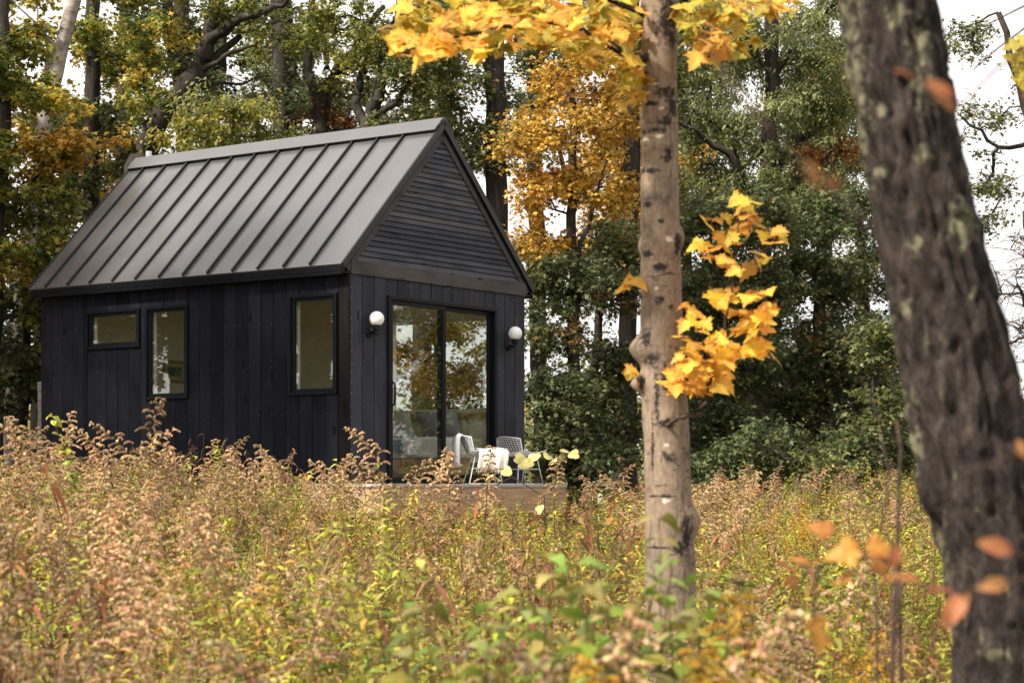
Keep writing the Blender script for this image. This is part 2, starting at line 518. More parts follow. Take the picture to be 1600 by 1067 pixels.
def build_ground():
    xs = np.concatenate([np.linspace(-420, -26, 14), np.linspace(-24, 24, 70), np.linspace(26, 420, 14)])
    ys = np.concatenate([np.linspace(-300, -8, 10), np.linspace(-6, 46, 76), np.linspace(50, 700, 16)])
    V = np.array([(x, y, ground_z(x, y)) for y in ys for x in xs])
    nx = len(xs)
    F = np.array([(j*nx+i, j*nx+i+1, (j+1)*nx+i+1, (j+1)*nx+i) for j in range(len(ys)-1) for i in range(nx-1)])
    o = bpy.data.objects.new('ground', np_mesh('ground', V, F, M['ground'], smooth=True))
    link(o); tag(o, 'brown meadow soil under the tall weeds', 'ground', kind='structure')
build_ground()

# ------------------------------------------------------------------ cabin
TH = 0.9454
CX, CY = -1.7617, 22.522
W, L = 3.24, 4.87
Z_FLOOR, Z_BB, Z_BT = 1.42, 3.688, 3.840
Z_EAVE, Z_RIDGE, OE, OG = 3.7935, 5.5607, 0.1585, 0.046
cab = empty('cabin', (CX, CY, 0), TH)
tag(cab, 'small black-stained gable cabin with a standing seam metal roof', 'cabin')
def cabw(u, v, z):
    c, s = math.cos(TH), math.sin(TH)
    return Vector((CX + u * c - v * s, CY + u * s + v * c, z))

DOOR = (0.6435, 2.648, Z_FLOOR - 0.02, 3.491)
WIN = [(0.142, 0.831, 2.397, 3.487), (2.381, 3.059, 2.408, 3.476), (3.160, 4.056, 3.027, 3.474)]
RWIN = (0.35, 2.05, 2.30, 3.48)
RWIN_FILL = (3.72, 4.62, 2.15, 3.55)  # window added in the unseen wall to light the back of the room
Z0 = 1.08

def wall_core(name, plane, off, thick, span, zr, holes, mat):
    """wall slab with openings cut out, cells between the openings"""
    mb = MB()
    xs = sorted({span[0], span[1], *[h[0] for h in holes], *[h[1] for h in holes]})
    zs = sorted({zr[0], zr[1], *[h[2] for h in holes], *[h[3] for h in holes]})
    for a, b in zip(xs, xs[1:]):
        for c, d in zip(zs, zs[1:]):
            mx_, mz = (a + b) / 2, (c + d) / 2
            if any(h[0] < mx_ < h[1] and h[2] < mz < h[3] for h in holes): continue
            if plane == 'y': mb.box(a, b, off, off + thick, c, d)
            else: mb.box(off, off + thick, a, b, c, d)
    return mb.build(name, mat, cab)

def cut(z0, z1, x0, x1, holes):
    """vertical intervals of a board after the openings are taken out"""
    segs = [(z0, z1)]
    for h in holes:
        ov = min(x1, h[1]) - max(x0, h[0])
        if ov < 0.02: continue
        ns = []
        for a, b in segs:
            if h[2] > a: ns.append((a, min(b, h[2])))
            if h[3] < b: ns.append((max(a, h[3]), b))
        segs = [s for s in ns if s[1] - s[0] > 0.02]
    return segs

def split_at(edges, holes):
    """board edges pulled to opening edges where an opening would cut a board lengthwise"""
    out = set(edges)
    for h in holes:
        for e in (h[0], h[1]):
            out.add(e)
    out = sorted(out)
    return out

def boards(wall, plane, sgn, span, zr, holes, pitch, mat, nails):
    n = round((span[1] - span[0]) / pitch)
    edges = [span[0] + (span[1] - span[0]) * i / n for i in range(n + 1)]
    ed = split_at(edges, holes)
    nail = MB()
    for a, b in zip(ed, ed[1:]):
        if b - a < 0.004: continue
        for c, d in cut(zr[0], zr[1], a, b, holes):
            t = 0.020 + random.uniform(-0.0025, 0.0025)
            g = 0.0035 if plane == 'y' else 0.0016
            mb = MB()
            ga = g if a in edges else 0.0
            gb = g if b in edges else 0.0
            pr = [(a + ga, 0), (a + ga + .002, t), (b - gb - .002, t), (b - gb, 0)]
            if plane == 'y': mb.prism([(p[0], -p[1] - .001) for p in pr], 'z', c, d)
            else: mb.prism([(-p[1] - .001, p[0]) for p in pr][::-1], 'z', c, d)
            mb.build('board', mat, wall)
    for e in edges:
        for z in nails:
            for dx in (-0.022, 0.022):
                x = e + dx + random.uniform(-.006, .006)
                if x < span[0] + .01 or x > span[1] - .01 or random.random() < 0.4: continue
                if any(h[0] - .03 < x < h[1] + .03 and h[2] - .03 < z < h[3] + .03 for h in holes): continue
                zz = z + random.uniform(-.006, .006)
                r = 0.0030
                if plane == 'y': nail.box(x - r, x + r, -.0265, -.020, zz - r, zz + r)
                else: nail.box(-.0245, -.020, x - r * .7, x + r * .7, zz - r * .7, zz + r * .7)
    if nail.v:
        o = nail.build('nail_heads', M['nail'], wall); tag(o, kind='stuff')

front = wall_core('front_wall', 'y', 0.0, 0.09, (0, W), (Z0, Z_BT), [DOOR], M['cream'])
side = wall_core('side_wall', 'x', 0.0, 0.09, (0.09, L), (Z0, 3.84), WIN, M['cream'])
right = wall_core('far_side_wall', 'x', W - 0.09, 0.09, (0.09, L), (Z0, 3.84), [RWIN, RWIN_FILL], M['cream'])
back = wall_core('back_wall', 'y', L - 0.09, 0.09, (0.09, W - 0.09), (Z0, 3.84), [], M['cream'])
wall_z = [1.30, 1.80, 2.26, 2.767, 3.27, 3.625]
boards(front, 'y', -1, (0.0, W), (Z0 - .05, Z_BB), [DOOR], 0.2025, M['board_v'], wall_z)
boards(side, 'x', -1, (0.125, L), (Z0 - .05, 3.70), WIN, 0.19, M['board_side_shaded'], [1.6, 2.20, 2.72, 3.2, 3.60])
mb = MB(); mb.box(-.030, -.001, -.028, .117, Z0 - .05, 3.74); mb.build('corner_board', M['corner'], side, bevel=.003)
nb = MB()
for k in range(20):
    z = 1.35 + k * 0.115 + random.uniform(-.02, .02)
    nb.box(.004, .013, -.034, -.022, z - .0045, z + .0045)
tag(nb.build('nail_heads', M['nail'], front), kind='stuff')
# outer cladding of the two unseen walls, as wide boards
for i in range(16):
    a, b = W / 16 * i + .003, W / 16 * (i + 1) - .003
    mb = MB(); mb.box(a, b, L + .001, L + .022, Z0 - .05, 3.80); mb.build('board', M['board_v'], back)
for i in range(24):
    a, b = L / 24 * i + .003, L / 24 * (i + 1) - .003
    for c, d in cut(Z0 - .05, 3.72, a, b, [RWIN, RWIN_FILL]):
        mb = MB(); mb.box(W + .001, W + .022, a, b, c, d); mb.build('board', M['board_v'], right)

# band board and gable siding
gab = MB(); gab.prism([(0.02, Z_BT - .02), (W - .02, Z_BT - .02), (W / 2, Z_RIDGE - .15)], 'y', 0.0, 0.08)
gable = gab.build('gable', M['board_h'], cab)
mb = MB(); mb.box(-.001, W + .001, -.040, -.0005, Z_BB, Z_BT); mb.build('band_board', M['band'], gable, bevel=.003)
slope = (Z_RIDGE - Z_EAVE) / (W / 2 + OE)
def half(z, inset):                          # half width of the gable under the roof at height z
    return (Z_RIDGE - z) / slope - inset
NB = 25
zt = Z_RIDGE - 0.19
for i in range(NB):
    a = Z_BT + (zt - Z_BT) * i / NB + .0005
    b = Z_BT + (zt - Z_BT) * (i + 1) / NB - .0075
    h0, h1 = half(a, .165), max(half(b, .165), .004)
    h0, h1 = min(h0, W / 2), min(h1, W / 2)
    t = .024 + random.uniform(-.002, .003)
    mb = MB()
    vs = [(W/2-h0, -t, a), (W/2+h0, -t, a), (W/2+h1, -.012, b), (W/2-h1, -.012, b),
          (W/2-h0, 0, a), (W/2+h0, 0, a), (W/2+h1, 0, b), (W/2-h1, 0, b)]
    mb.add(vs, [(0,1,2,3), (0,4,5,1), (1,5,6,2), (3,2,6,7), (0,3,7,4)])
    mb.build('siding_board', M['board_h'], gable)
mb = MB()
mb.prism([(W/2 - half(a, .14), a) for a in (Z_BT + .003,)] + [(W/2 + half(Z_BT + .003, .14), Z_BT + .003), (W/2, zt)], 'y', -.006, -.0008)
mb.build('siding_backing', M['frame'], gable)

# back gable
mb = MB(); mb.prism([(0.02, 3.80), (W - .02, 3.80), (W / 2, Z_RIDGE - .15)], 'y', L - .08, L); mb.build('back_gable', M['board_h'], cab)

# roof
rf = MB()
T = 0.11
def roof_profile(off):                        # points across the roof, off = distance below the surface (vertical)
    return [(-OE, Z_EAVE - off), (W / 2, Z_RIDGE - off), (W + OE, Z_EAVE - off)]
p0, p1 = roof_profile(.012), roof_profile(.012 + T)
rf.prism(p0 + p1[::-1], 'y', -OG + .012, L + OG - .012)
roof = rf.build('roof', M['frame'], cab)
SL = math.hypot(W / 2 + OE, Z_RIDGE - Z_EAVE)
ang = math.atan2(Z_RIDGE - Z_EAVE, W / 2 + OE)
def on_roof(s, h, side_=0):
    """point s metres up the slope from the eave, h above the surface; side_ 0 = left slope, 1 = right slope"""
    x = -OE + s * math.cos(ang) - h * math.sin(ang)
    z = Z_EAVE + s * math.sin(ang) + h * math.cos(ang)
    return (x, z) if side_ == 0 else (W - x, z)
def slope_box(mb, s0, s1, h0, h1, v0, v1, side_=0):
    q = [on_roof(s0, h0, side_), on_roof(s1, h0, side_), on_roof(s1, h1, side_), on_roof(s0, h1, side_)]
    mb.prism(q if side_ == 0 else q[::-1], 'y', v0, v1)
ribs_px = [72, 102, 136, 172, 207, 244, 282, 322, 362, 402, 443, 485]
def v_from_px(px):
    lo, hi = -0.3, 6.0
    for _ in range(50):
        m_ = (lo + hi) / 2
        p = cabw(-OE, m_, Z_EAVE)
        if 800 + FPX * p.x / p.y > px: lo = m_
        else: hi = m_
    return lo
ribs = sorted(v_from_px(p) for p in ribs_px)
step = (ribs[-1] - ribs[0]) / (len(ribs) - 1)
ribs = [ribs[0] + step * i for i in range(len(ribs))]
edges = [-OG] + ribs + [L + OG]
for sd_ in (0, 1):
    for a, b in zip(edges, edges[1:]):
        mb = MB()
        # thin sheet, slightly dished between its seams
        n, k = 6, 8
        vs, fs = [], []
        ph, am = random.uniform(0, 6), random.uniform(.0006, .0022)
        for i in range(k + 1):
            s = SL * i / k
            for j in range(n + 1):
                v = a + (b - a) * j / n
                h = am * math.sin(3.1 * s + ph) * math.sin(math.pi * j / n) - .0005
                x, z = on_roof(s - .012, h, sd_)
                vs.append((x, v, z))
        for i in range(k):
            for j in range(n):
                q = (i*(n+1)+j, i*(n+1)+j+1, (i+1)*(n+1)+j+1, (i+1)*(n+1)+j)
                fs.append(q[::-1] if sd_ == 0 else q)
        mb.add(vs, fs)
        mb.build('roof_panel', M['roof'], roof, smooth=True)
    for v in ribs:
        mb = MB(); slope_box(mb, -.010, SL - .10, .0005, .034, v - .009, v + .009, sd_); mb.build('seam', M['seam'], roof, bevel=.002)
    mb = MB(); slope_box(mb, SL - .215, SL + .012, .036, .044, -OG - .004, L + OG + .004, sd_)
    mb.build('ridge_cap', M['roof'], roof)
    mb = MB(); slope_box(mb, SL - .20, SL - .17, .002, .0355, -OG, L + OG, sd_); mb.build('ridge_shade_strip', M['seam'], roof)  # dark strip added as the shadow below the ridge cap
    # rake trim, metal then wood, at both gables
    for v0, v1 in ((-OG - .014, -OG + .010), (L + OG - .010, L + OG + .014)):
        mb = MB(); slope_box(mb, -.014, SL + (.02 if sd_ == 0 else .02), -.060, .010, v0, v1, sd_)
        mb.build('rake_trim', M['seam'], roof)
    mb = MB(); slope_box(mb, .03, SL - .01, -.152, -.0625, -OG + .014, -.0005, sd_); mb.build('rake_board', M['band'], roof, bevel=.003)
    # drip edge and soffit
    mb = MB(); slope_box(mb, -.024, -.013, -.05, .004, -OG, L + OG, sd_); mb.build('drip_edge', M['roof'], roof)
    mb = MB()
    x0, x1 = (-OE + .01, -.001) if sd_ == 0 else (W + .001, W + OE - .01)
    mb.box(x0, x1, -OG + .02, L + OG - .02, 3.690, 3.708); mb.build('soffit', M['frame'], roof)
    mb = MB()
    x0, x1 = (-OE - .004, -OE + .018) if sd_ == 0 else (W + OE - .018, W + OE + .004)
    mb.box(x0, x1, -OG + .014, L + OG - .014, 3.712, 3.765); mb.build('eave_fascia', M['frame'], roof)
mb = MB(); mb.box(.09, W - .09, .09, L - .09, 3.76, 3.79); mb.build('ceiling', M['cream'], cab)
mb = MB(); mb.box(.09, W - .09, .09, L - .09, Z_FLOOR - .06, Z_FLOOR - .005); mb.build('floor', M['ifloor'], cab)
mb = MB(); mb.box(0.05, W - .05, 0.05, L - .05, 0.35, Z0 - .002); mb.build('foundation', M['concrete'], cab)

# sliding door
def frame_ring(mb, plane, x0, x1, z0, z1, w, d0, d1):
    bx = (lambda a, b, c, d: mb.box(a, b, d0, d1, c, d)) if plane == 'y' else (lambda a, b, c, d: mb.box(d0, d1, a, b, c, d))
    bx(x0, x1, z1 - w, z1); bx(x0, x1, z0, z0 + w); bx(x0, x0 + w, z0 + w, z1 - w); bx(x1 - w, x1, z0 + w, z1 - w)
door = empty('sliding_door', (0, 0, 0), 0, cab)
mb = MB(); frame_ring(mb, 'y', DOOR[0] - .012, DOOR[1] + .012, DOOR[2], DOOR[3] + .012, .045, -.046, .06); mb.build('frame', M['frame'], door, bevel=.004)
um = (DOOR[0] + DOOR[1]) / 2 + .01
def pane(x0, x1, z0, z1, off, parent, plane='y'):
    mb = MB()
    if plane == 'y': mb.box(x0, x1, off, off + .008, z0, z1)
    else: mb.box(off, off + .008, x0, x1, z0, z1)
    return mb.build('pane', M['glass'], parent)
for x0, x1, off, nm in ((DOOR[0] + .034, um + .035, -.022, 'sliding_panel'), (um - .035, DOOR[1] - .034, .018, 'fixed_panel')):
    mb = MB(); frame_ring(mb, 'y', x0, x1, DOOR[2] + .047, DOOR[3] - .034, .052, off, off + .036); mb.build(nm, M['frame'], door, bevel=.003)
    pane(x0 + .050, x1 - .050, DOOR[2] + .10, DOOR[3] - .088, off + .014, door)
mb = MB(); mb.tube([(DOOR[0] + .062, -.022, 2.28), (DOOR[0] + .062, -.065, 2.31), (DOOR[0] + .062, -.072, 2.42), (DOOR[0] + .062, -.065, 2.53), (DOOR[0] + .062, -.022, 2.56)], .011, 8)
mb.build('handle', M['frame'], door, smooth=True)
# windows of the long side
for a, b, c, d in WIN:
    w_ = empty('window', (0, 0, 0), 0, cab)
    mb = MB(); frame_ring(mb, 'x', a - .004, b + .004, c - .004, d + .004, .036, -.050, .05)
    mb.build('frame', M['frame'], w_, bevel=.004)
    mb = MB(); frame_ring(mb, 'x', a + .033, b - .033, c + .033, d - .033, .032, -.028, .02); mb.build('sash', M['frame'], w_, bevel=.003)
    mb = MB(); frame_ring(mb, 'x', a + .030, b - .030, c + .030, d - .030, .022, .051, .094); mb.build('inner_jamb', M['cream'], w_)
    pane(a + .063, b - .063, c + .063, d - .063, -.006, w_, 'x')
for q in (RWIN, RWIN_FILL):  # the second one is the added window that brightens the interior
    w_ = empty('window', (0, 0, 0), 0, cab)
    mb = MB(); frame_ring(mb, 'x', *q, .05, W - .10, W + .045); mb.build('frame', M['cream'], w_)
    mb = MB(); mb.box(W - .16, W - .101, q[0] - .06, q[1] + .06, q[2] - .075, q[2] - .002); mb.build('sill', M['oak_frame'], w_, bevel=.004)
    pane(q[0] + .05, q[1] - .05, q[2] + .05, q[3] - .05, W - .03, w_, 'x')

# ---- things inside the cabin
def place(o):                                  # things that stand in cabin coordinates but are top-level
    o.location = (CX, CY, 0); o.rotation_euler = (0, 0, TH); return o
bed = place(empty('bed', (0, 0, 0))); tag(bed, 'low bed with pale linen seen through the sliding door', 'bed')
mb = MB(); mb.box(1.95, 3.12, .25, 2.35, Z_FLOOR + .12, Z_FLOOR + .30); mb.build('base', M['ifloor'], bed, bevel=.01)
for x in (2.0, 3.0):
    for y in (.3, 2.25):
        mb = MB(); mb.box(x, x + .07, y, y + .07, Z_FLOOR, Z_FLOOR + .119); mb.build('leg', M['ifloor'], bed)
mb = MB(); mb.box(1.97, 3.10, .27, 2.33, Z_FLOOR + .302, Z_FLOOR + .56); mb.build('mattress', M['linen'], bed, bevel=.05)
def pillow(u, v, z, su, sv, sz, mat, label, tilt, name='pillow'):
    bm = bmesh.new()
    bmesh.ops.create_cube(bm, size=1)
    bmesh.ops.subdivide_edges(bm, edges=bm.edges[:], cuts=5, use_grid_fill=True)
    for q in bm.verts:
        x, y, zz = q.co * 2
        e = max(abs(x), abs(y))
        q.co = Vector((x / 2 * (1 - .06 * (1 - abs(y))), y / 2 * (1 - .06 * (1 - abs(x))), zz / 2 * max(.12, (1 - e ** 3))))
        q.co = Vector((q.co.x * su, q.co.y * sv, q.co.z * sz))
    me = bpy.data.meshes.new(name); bm.to_mesh(me); bm.free()
    me.materials.append(mat); me.polygons.foreach_set('use_smooth', [True] * len(me.polygons))
    o = link(bpy.data.objects.new(name, me))
    o.location = cabw(u, v, z); o.rotation_euler = (0, tilt, TH)
    tag(o, label, 'pillow')
pillow(2.92, 1.75, Z_FLOOR + .73, .16 * 2.4, .62, .17, M['linen'], 'pale pillow on the bed, on the side near the door handle', R(62))
pillow(2.92, 1.02, Z_FLOOR + .73, .16 * 2.4, .62, .17, M['wool_grey'], 'grey pillow on the bed, behind the middle door stile', R(60))
bl = MB()
n = 12
vs, fs = [], []
for i in range(n + 1):
    for j in range(n + 1):
        u = 1.93 + .78 * i / n; v = .82 + 1.0 * j / n
        z = Z_FLOOR + .575 + .02 * math.sin(9 * u + 3 * v) * math.cos(7 * v)
        if i < 3: z -= (3 - i) * .07; u = 1.925 + .005 * i
        vs.append((u, v, z))
for i in range(n):
    for j in range(n): fs.append((i*(n+1)+j, (i+1)*(n+1)+j, (i+1)*(n+1)+j+1, i*(n+1)+j+1))
bl.add(vs, fs)
o = bl.build('blanket', M['teal'], None, smooth=True); place(o); tag(o, 'teal blanket spread over the bed inside the cabin', 'blanket')
so = o.modifiers.new('thick', 'SOLIDIFY'); so.thickness = .02

# framed picture, seen through the tall middle window
pic = place(empty('framed_picture', (0, 0, 0))); tag(pic, 'small framed landscape picture seen through the tall window', 'picture')
def ray_hit_back(px, py, vv):
    """cabin coordinates where the sight line through a pixel meets the plane v = vv"""
    d = Vector(((px - 800) / FPX, 1, (HOR - py) / FPX))
    c, s = math.cos(TH), math.sin(TH)
    o0 = Vector((-CX, -CY, 0))
    ou, ov = o0.x * c + o0.y * s, -o0.x * s + o0.y * c
    du, dv = d.x * c + d.y * s, -d.x * s + d.y * c
    t = (vv - ov) / dv
    return ou + du * t, EYE + d.z * t
pa, pzt = ray_hit_back(255, 562, L - .11); pb, pzb = ray_hit_back(291, 599, L - .11)
pz0, pz1 = min(pzt, pzb), max(pzt, pzb)
vb = L - .09
mb = MB(); frame_ring(mb, 'y', pa, pb, pz0, pz1, .035, vb - .03, vb - .001); mb.build('frame', M['oak_frame'], pic, bevel=.006)
mb = MB(); frame_ring(mb, 'y', pa + .035, pb - .035, pz0 + .035, pz1 - .035, .05, vb - .018, vb - .002); mb.build('mount', M['mount'], pic)
mb = MB(); mb.box(pa + .085, pb - .085, vb - .012, vb - .003, pz0 + .085, pz1 - .085); mb.build('print', M['print'], pic)

# ---- wall lamps
def lamp(px, py, label):
    u, z = ray_hit_back(px, py, -0.13)
    t = place(empty('wall_lamp', (0, 0, 0))); tag(t, label, 'lamp', 'globe wall lamps beside the sliding door')
    zb = z - .145
    mb = MB()
    ring = []
    for r, y in ((.0, -.0215), (.056, -.0215), (.056, -.034), (.040, -.046), (.0, -.048)): ring.append((r, y))
    vs, fs = [], []
    for r, y in ring:
        for k in range(20):
            a = 2 * math.pi * k / 20; vs.append((u + max(r, .0005) * math.cos(a), y, zb + max(r, .0005) * math.sin(a)))
    for i in range(len(ring) - 1):
        for k in range(20): fs.append((i*20+k, i*20+(k+1) % 20, (i+1)*20+(k+1) % 20, (i+1)*20+k))
    mb.add(vs, fs); mb.build('backplate', M['frame'], t, smooth=True)
    mb = MB(); mb.tube([(u, -.045, zb), (u, -.09, zb - .004), (u, -.13, zb - .004)], .013, 10); mb.build('arm', M['frame'], t, smooth=True)
    mb = MB(); mb.lathe([(.018, zb - .035), (.02, zb - .03), (.02, zb + .02), (.036, zb + .03), (.038, z - .068)], u, -.13, 20); mb.build('holder', M['frame'], t)
    mb = MB()
    pr = [(max(.0006, .083 * math.sin(math.pi * i / 20)), z - .083 * math.cos(math.pi * i / 20)) for i in range(21)]
    pr = [p for p in pr if p[1] > z - .0715]
    mb.lathe(pr, u, -.13, 32); mb.build('globe', M['opal'], t, smooth=True)
lamp(588.5, 498, 'white globe wall lamp between the cabin corner and the door')
lamp(805, 521, 'white globe wall lamp beside the fixed door panel')

# ---- vent pipe behind the ridge, block pillar behind the back corner
p = at(232.5, 241, 27.2)
mb = MB(); mb.tube([p + Vector((0, 0, -.62)), p + Vector((0, 0, .035))], .040, 14); tag(mb.build('vent_pipe', M['pipe'], None), 'short white vent pipe showing above the far end of the ridge', 'pipe')
bp_ = empty('block_pillar', cabw(0.0, L + .25, 0.0), TH); tag(bp_, 'stack of pale concrete blocks behind the back corner of the cabin', 'pillar')
def u_from_px(px, v):
    lo, hi = -2.0, 2.0
    for _ in range(50):
        m_ = (lo + hi) / 2
        q = cabw(m_, v, 0)
        if 800 + FPX * q.x / q.y > px: hi = m_
        else: lo = m_
    return lo
ul = u_from_px(58.5, L + .345)
for k in range(18):
    z = 2.69 - .118 * (k + 1)
    a = random.uniform(-.006, .006)
    mb = MB(); mb.box(ul + a, ul + .39 + a, -.095, .095, z + .003, z + .117); mb.build('block', M['concrete'], bp_, bevel=.006)

# ---- deck
deck = place(empty('deck', (0, 0, 0))); tag(deck, 'low timber deck with tan fascia along the gable end', 'deck')
DW, DU0, DU1 = 1.25, -0.95, 2.35
nb_ = 9
for i in range(nb_):
    a, b = -DW + (DW - .03) * i / nb_ + .003, -DW + (DW - .03) * (i + 1) / nb_ - .003
    mb = MB(); mb.box(DU0, DU1, a, b, Z_FLOOR - .034 + random.uniform(-.001, .001), Z_FLOOR); mb.build('deck_board', M['deckwood'], deck, bevel=.003)
mb = MB(); mb.box(DU0 + .02, DU1 - .02, -DW + .012, -DW + .042, Z_FLOOR - .32, Z_FLOOR - .037); mb.build('fascia', M['fascia'], deck, bevel=.003)
for x in (DU0 + .02, DU1 - .06):
    mb = MB(); mb.box(x, x + .04, -DW + .045, -.06, Z_FLOOR - .30, Z_FLOOR - .037); mb.build('end_joist', M['fascia'], deck)
for x in (DU0 + .1, 1.2, DU1 - .2):
    mb = MB(); mb.box(x, x + .09, -DW + .06, -DW + .15, 0.3, Z_FLOOR - .04); mb.build('post', M['fascia'], deck)

# ---- wire chairs
def wire_chair(base, rz, label, sc):
    t = empty('wire_chair', base, rz); t.scale = (sc,) * 3
    tag(t, label, 'chair', 'white wire chairs on the deck')
    # shell: local +x is the way the chair faces; parameter a across, b from seat front to back top
    def shell(a, b):
        w = .29 * (1 - .10 * abs(b - .5))
        y = a * w
        if b < .5:
            x = .24 - b * 2 * .44; z = .44 - .03 * math.sin(b * 2 * math.pi) + .05 * a * a - .03 * b
        else:
            q = (b - .5) * 2
            x = -.20 - .14 * q + .10 * a * a * q; z = .41 + .27 * q ** 1.15 - .03 * a * a * q + .05 * a * a * (1 - q)
        return Vector((x, y, z))
    mb = MB()
    for i in range(12):
        a = -1 + 2 * i / 11
        mb.tube([shell(a, j / 20) for j in range(21)], .0045, 4)
    for j in range(19):
        b = j / 18
        mb.tube([shell(-1 + 2 * i / 10, b) for i in range(11)], .0045, 4)
    mb.build('wire_shell', M['white_metal'], t, smooth=True)
    mb = MB()
    rim = [shell(-1, j / 16) for j in range(17)] + [shell(-1 + 2 * i / 8, 1) for i in range(1, 9)] + [shell(1, 1 - j / 16) for j in range(1, 17)] + [shell(1 - 2 * i / 8, 0) for i in range(1, 8)]
    mb.tube(rim, .008, 6, closed=True); mb.build('rim', M['white_metal'], t, smooth=True)
    for s in (-1, 1):
        mb = MB()
        mb.tube([(.17, s * .13, .42), (.20, s * .24, .012), (.19, s * .245, .008), (-.25, s * .245, .008), (-.26, s * .24, .012), (-.15, s * .12, .41)], .0075, 6)
        mb.build('leg_frame', M['white_metal'], t, smooth=True)
        mb = MB(); mb.tube([(.185, s * .185, .22), (-.20, s * .18, .22)], .006, 6); mb.build('stretcher', M['white_metal'], t)
    for x in (.185, -.20):
        mb = MB(); mb.tube([(x, -.18, .22), (x, .18, .22)], .006, 6); mb.build('stretcher', M['white_metal'], t)
    return t
def deck_pos(px, w):
    u, _ = ray_hit_back(px, 750, -w)
    return cabw(u, -w, Z_FLOOR)
SC = .80
c2 = deck_pos(815, .62)
wire_chair(c2, R(38), 'white wire mesh chair on the deck with nothing on it', SC)
c1 = deck_pos(757, .72)
ch1 = wire_chair(c1, R(12), 'white wire chair on the deck covered with two blankets', SC)
# blankets on the first chair, in that chair's coordinates
def chair_obj(o):
    o.location = ch1.location; o.rotation_euler = ch1.rotation_euler; o.scale = ch1.scale; return o
def cloth(name, fn, nu, nv, mat, label, thick=.016):
    mb = MB()
    vs = [fn(i / nu, j / nv) for i in range(nu + 1) for j in range(nv + 1)]
    fs = [(i*(nv+1)+j, (i+1)*(nv+1)+j, (i+1)*(nv+1)+j+1, i*(nv+1)+j+1) for i in range(nu) for j in range(nv)]
    mb.add(vs, fs)
    o = mb.build(name, mat, None, smooth=True); chair_obj(o); tag(o, label, 'blanket')
    m_ = o.modifiers.new('thick', 'SOLIDIFY'); m_.thickness = thick; m_.offset = 1
    return o
def throw_back(a, b):                          # over the top of the backrest
    y = -.20 + .40 * b + .012 * math.sin(14 * a)
    path = [(-.205, .47), (-.25, .58), (-.315, .69), (-.365, .715), (-.40, .68), (-.41, .56), (-.405, .40), (-.40, .25)]
    t = a * (len(path) - 1); i = min(int(t), len(path) - 2); f = t - i
    x = path[i][0] * (1 - f) + path[i + 1][0] * f; z = path[i][1] * (1 - f) + path[i + 1][1] * f
    return (x + .01 * math.sin(9 * b + 3 * a), y, z - .03 * (2 * b - 1) ** 2)
cloth('blanket', throw_back, 24, 10, M['wool_grey'], 'grey throw hung over the back of the white chair')
def throw_seat(a, b):                          # over the seat, hanging towards the viewer
    x = -.15 + .42 * b + .015 * math.sin(11 * a)
    path = [(.26, .30), (.28, .42), (.24, .485), (0, .462), (-.22, .488), (-.295, .44), (-.31, .33), (-.305, .22)]
    t = a * (len(path) - 1); i = min(int(t), len(path) - 2); f = t - i
    y = path[i][0] * (1 - f) + path[i + 1][0] * f; z = path[i][1] * (1 - f) + path[i + 1][1] * f
    hang = max(0, a - .6) * 2
    return (x + .03 * hang * math.sin(13 * b), y - .018 * math.sin(17 * b + 2) * hang, z + .008 * math.sin(8 * b + 5 * a))
o = cloth('blanket', throw_seat, 28, 18, M['wool_white'], 'white fringed wool throw lying on the chair seat')
mb = MB()
for k in range(34):
    q = throw_seat(1.0, k / 33)
    mb.tube([q, (q[0] + random.uniform(-.01, .01), q[1] - .006, q[2] - random.uniform(.035, .065))], .0035, 4)
mb.build('fringe', M['wool_white'], o)

# ------------------------------------------------------------------ trees
LEAF = {  # (x, y along the blade, lift) tips of a lobed leaf, built as crossing blades; unit length
    'oak':   (np.array([(0,0,0),(.16,.42,.05),(0,1,-.10),(-.16,.42,.05),(0,.25,.02),(.42,.52,.0),(0,.68,.02),(-.42,.52,.0)], float),
              np.array([(0,1,3),(1,2,3),(4,5,6),(4,6,7)])),
    'maple': (np.array([(0,0,0),(.30,.40,.05),(0,1,-.12),(-.30,.40,.05),(0,.22,.03),(.60,.56,-.05),(0,.62,.03),(-.60,.56,-.05)], float),
              np.array([(0,1,3),(1,2,3),(4,5,6),(4,6,7)])),
    'narrow': (np.array([(0,0,0),(.17,.45,.05),(0,1,-.15),(-.17,.45,.05)], float), np.array([(0,1,3),(1,2,3)])),
}

def leaf_cloud(P, S, kind, C, droop=0.5, flat=0.6, rg=rng):
    """P (n,3) leaf bases, S (n) lengths, C (n,3) colours -> V, F, colours"""
    T, TF = LEAF[kind]
    n, k = len(P), len(T)
    az = rg.uniform(0, 2 * np.pi, n)
    d = np.stack([np.cos(az), np.sin(az), rg.normal(-droop, .45, n)], 1)
    d /= np.linalg.norm(d, axis=1)[:, None]
    up = np.stack([rg.normal(0, 1 - flat, n), rg.normal(0, 1 - flat, n), np.ones(n)], 1)
    x = np.cross(d, up); x /= np.linalg.norm(x, axis=1)[:, None] + 1e-9
    z = np.cross(x, d)
    V = P[:, None, :] + S[:, None, None] * (T[None, :, 0:1] * x[:, None, :] + T[None, :, 1:2] * d[:, None, :] + T[None, :, 2:3] * z[:, None, :])
    F = TF[None] + (np.arange(n) * k)[:, None, None]
    return V.reshape(-1, 3), F.reshape(-1, 3), np.repeat(C, k, axis=0)

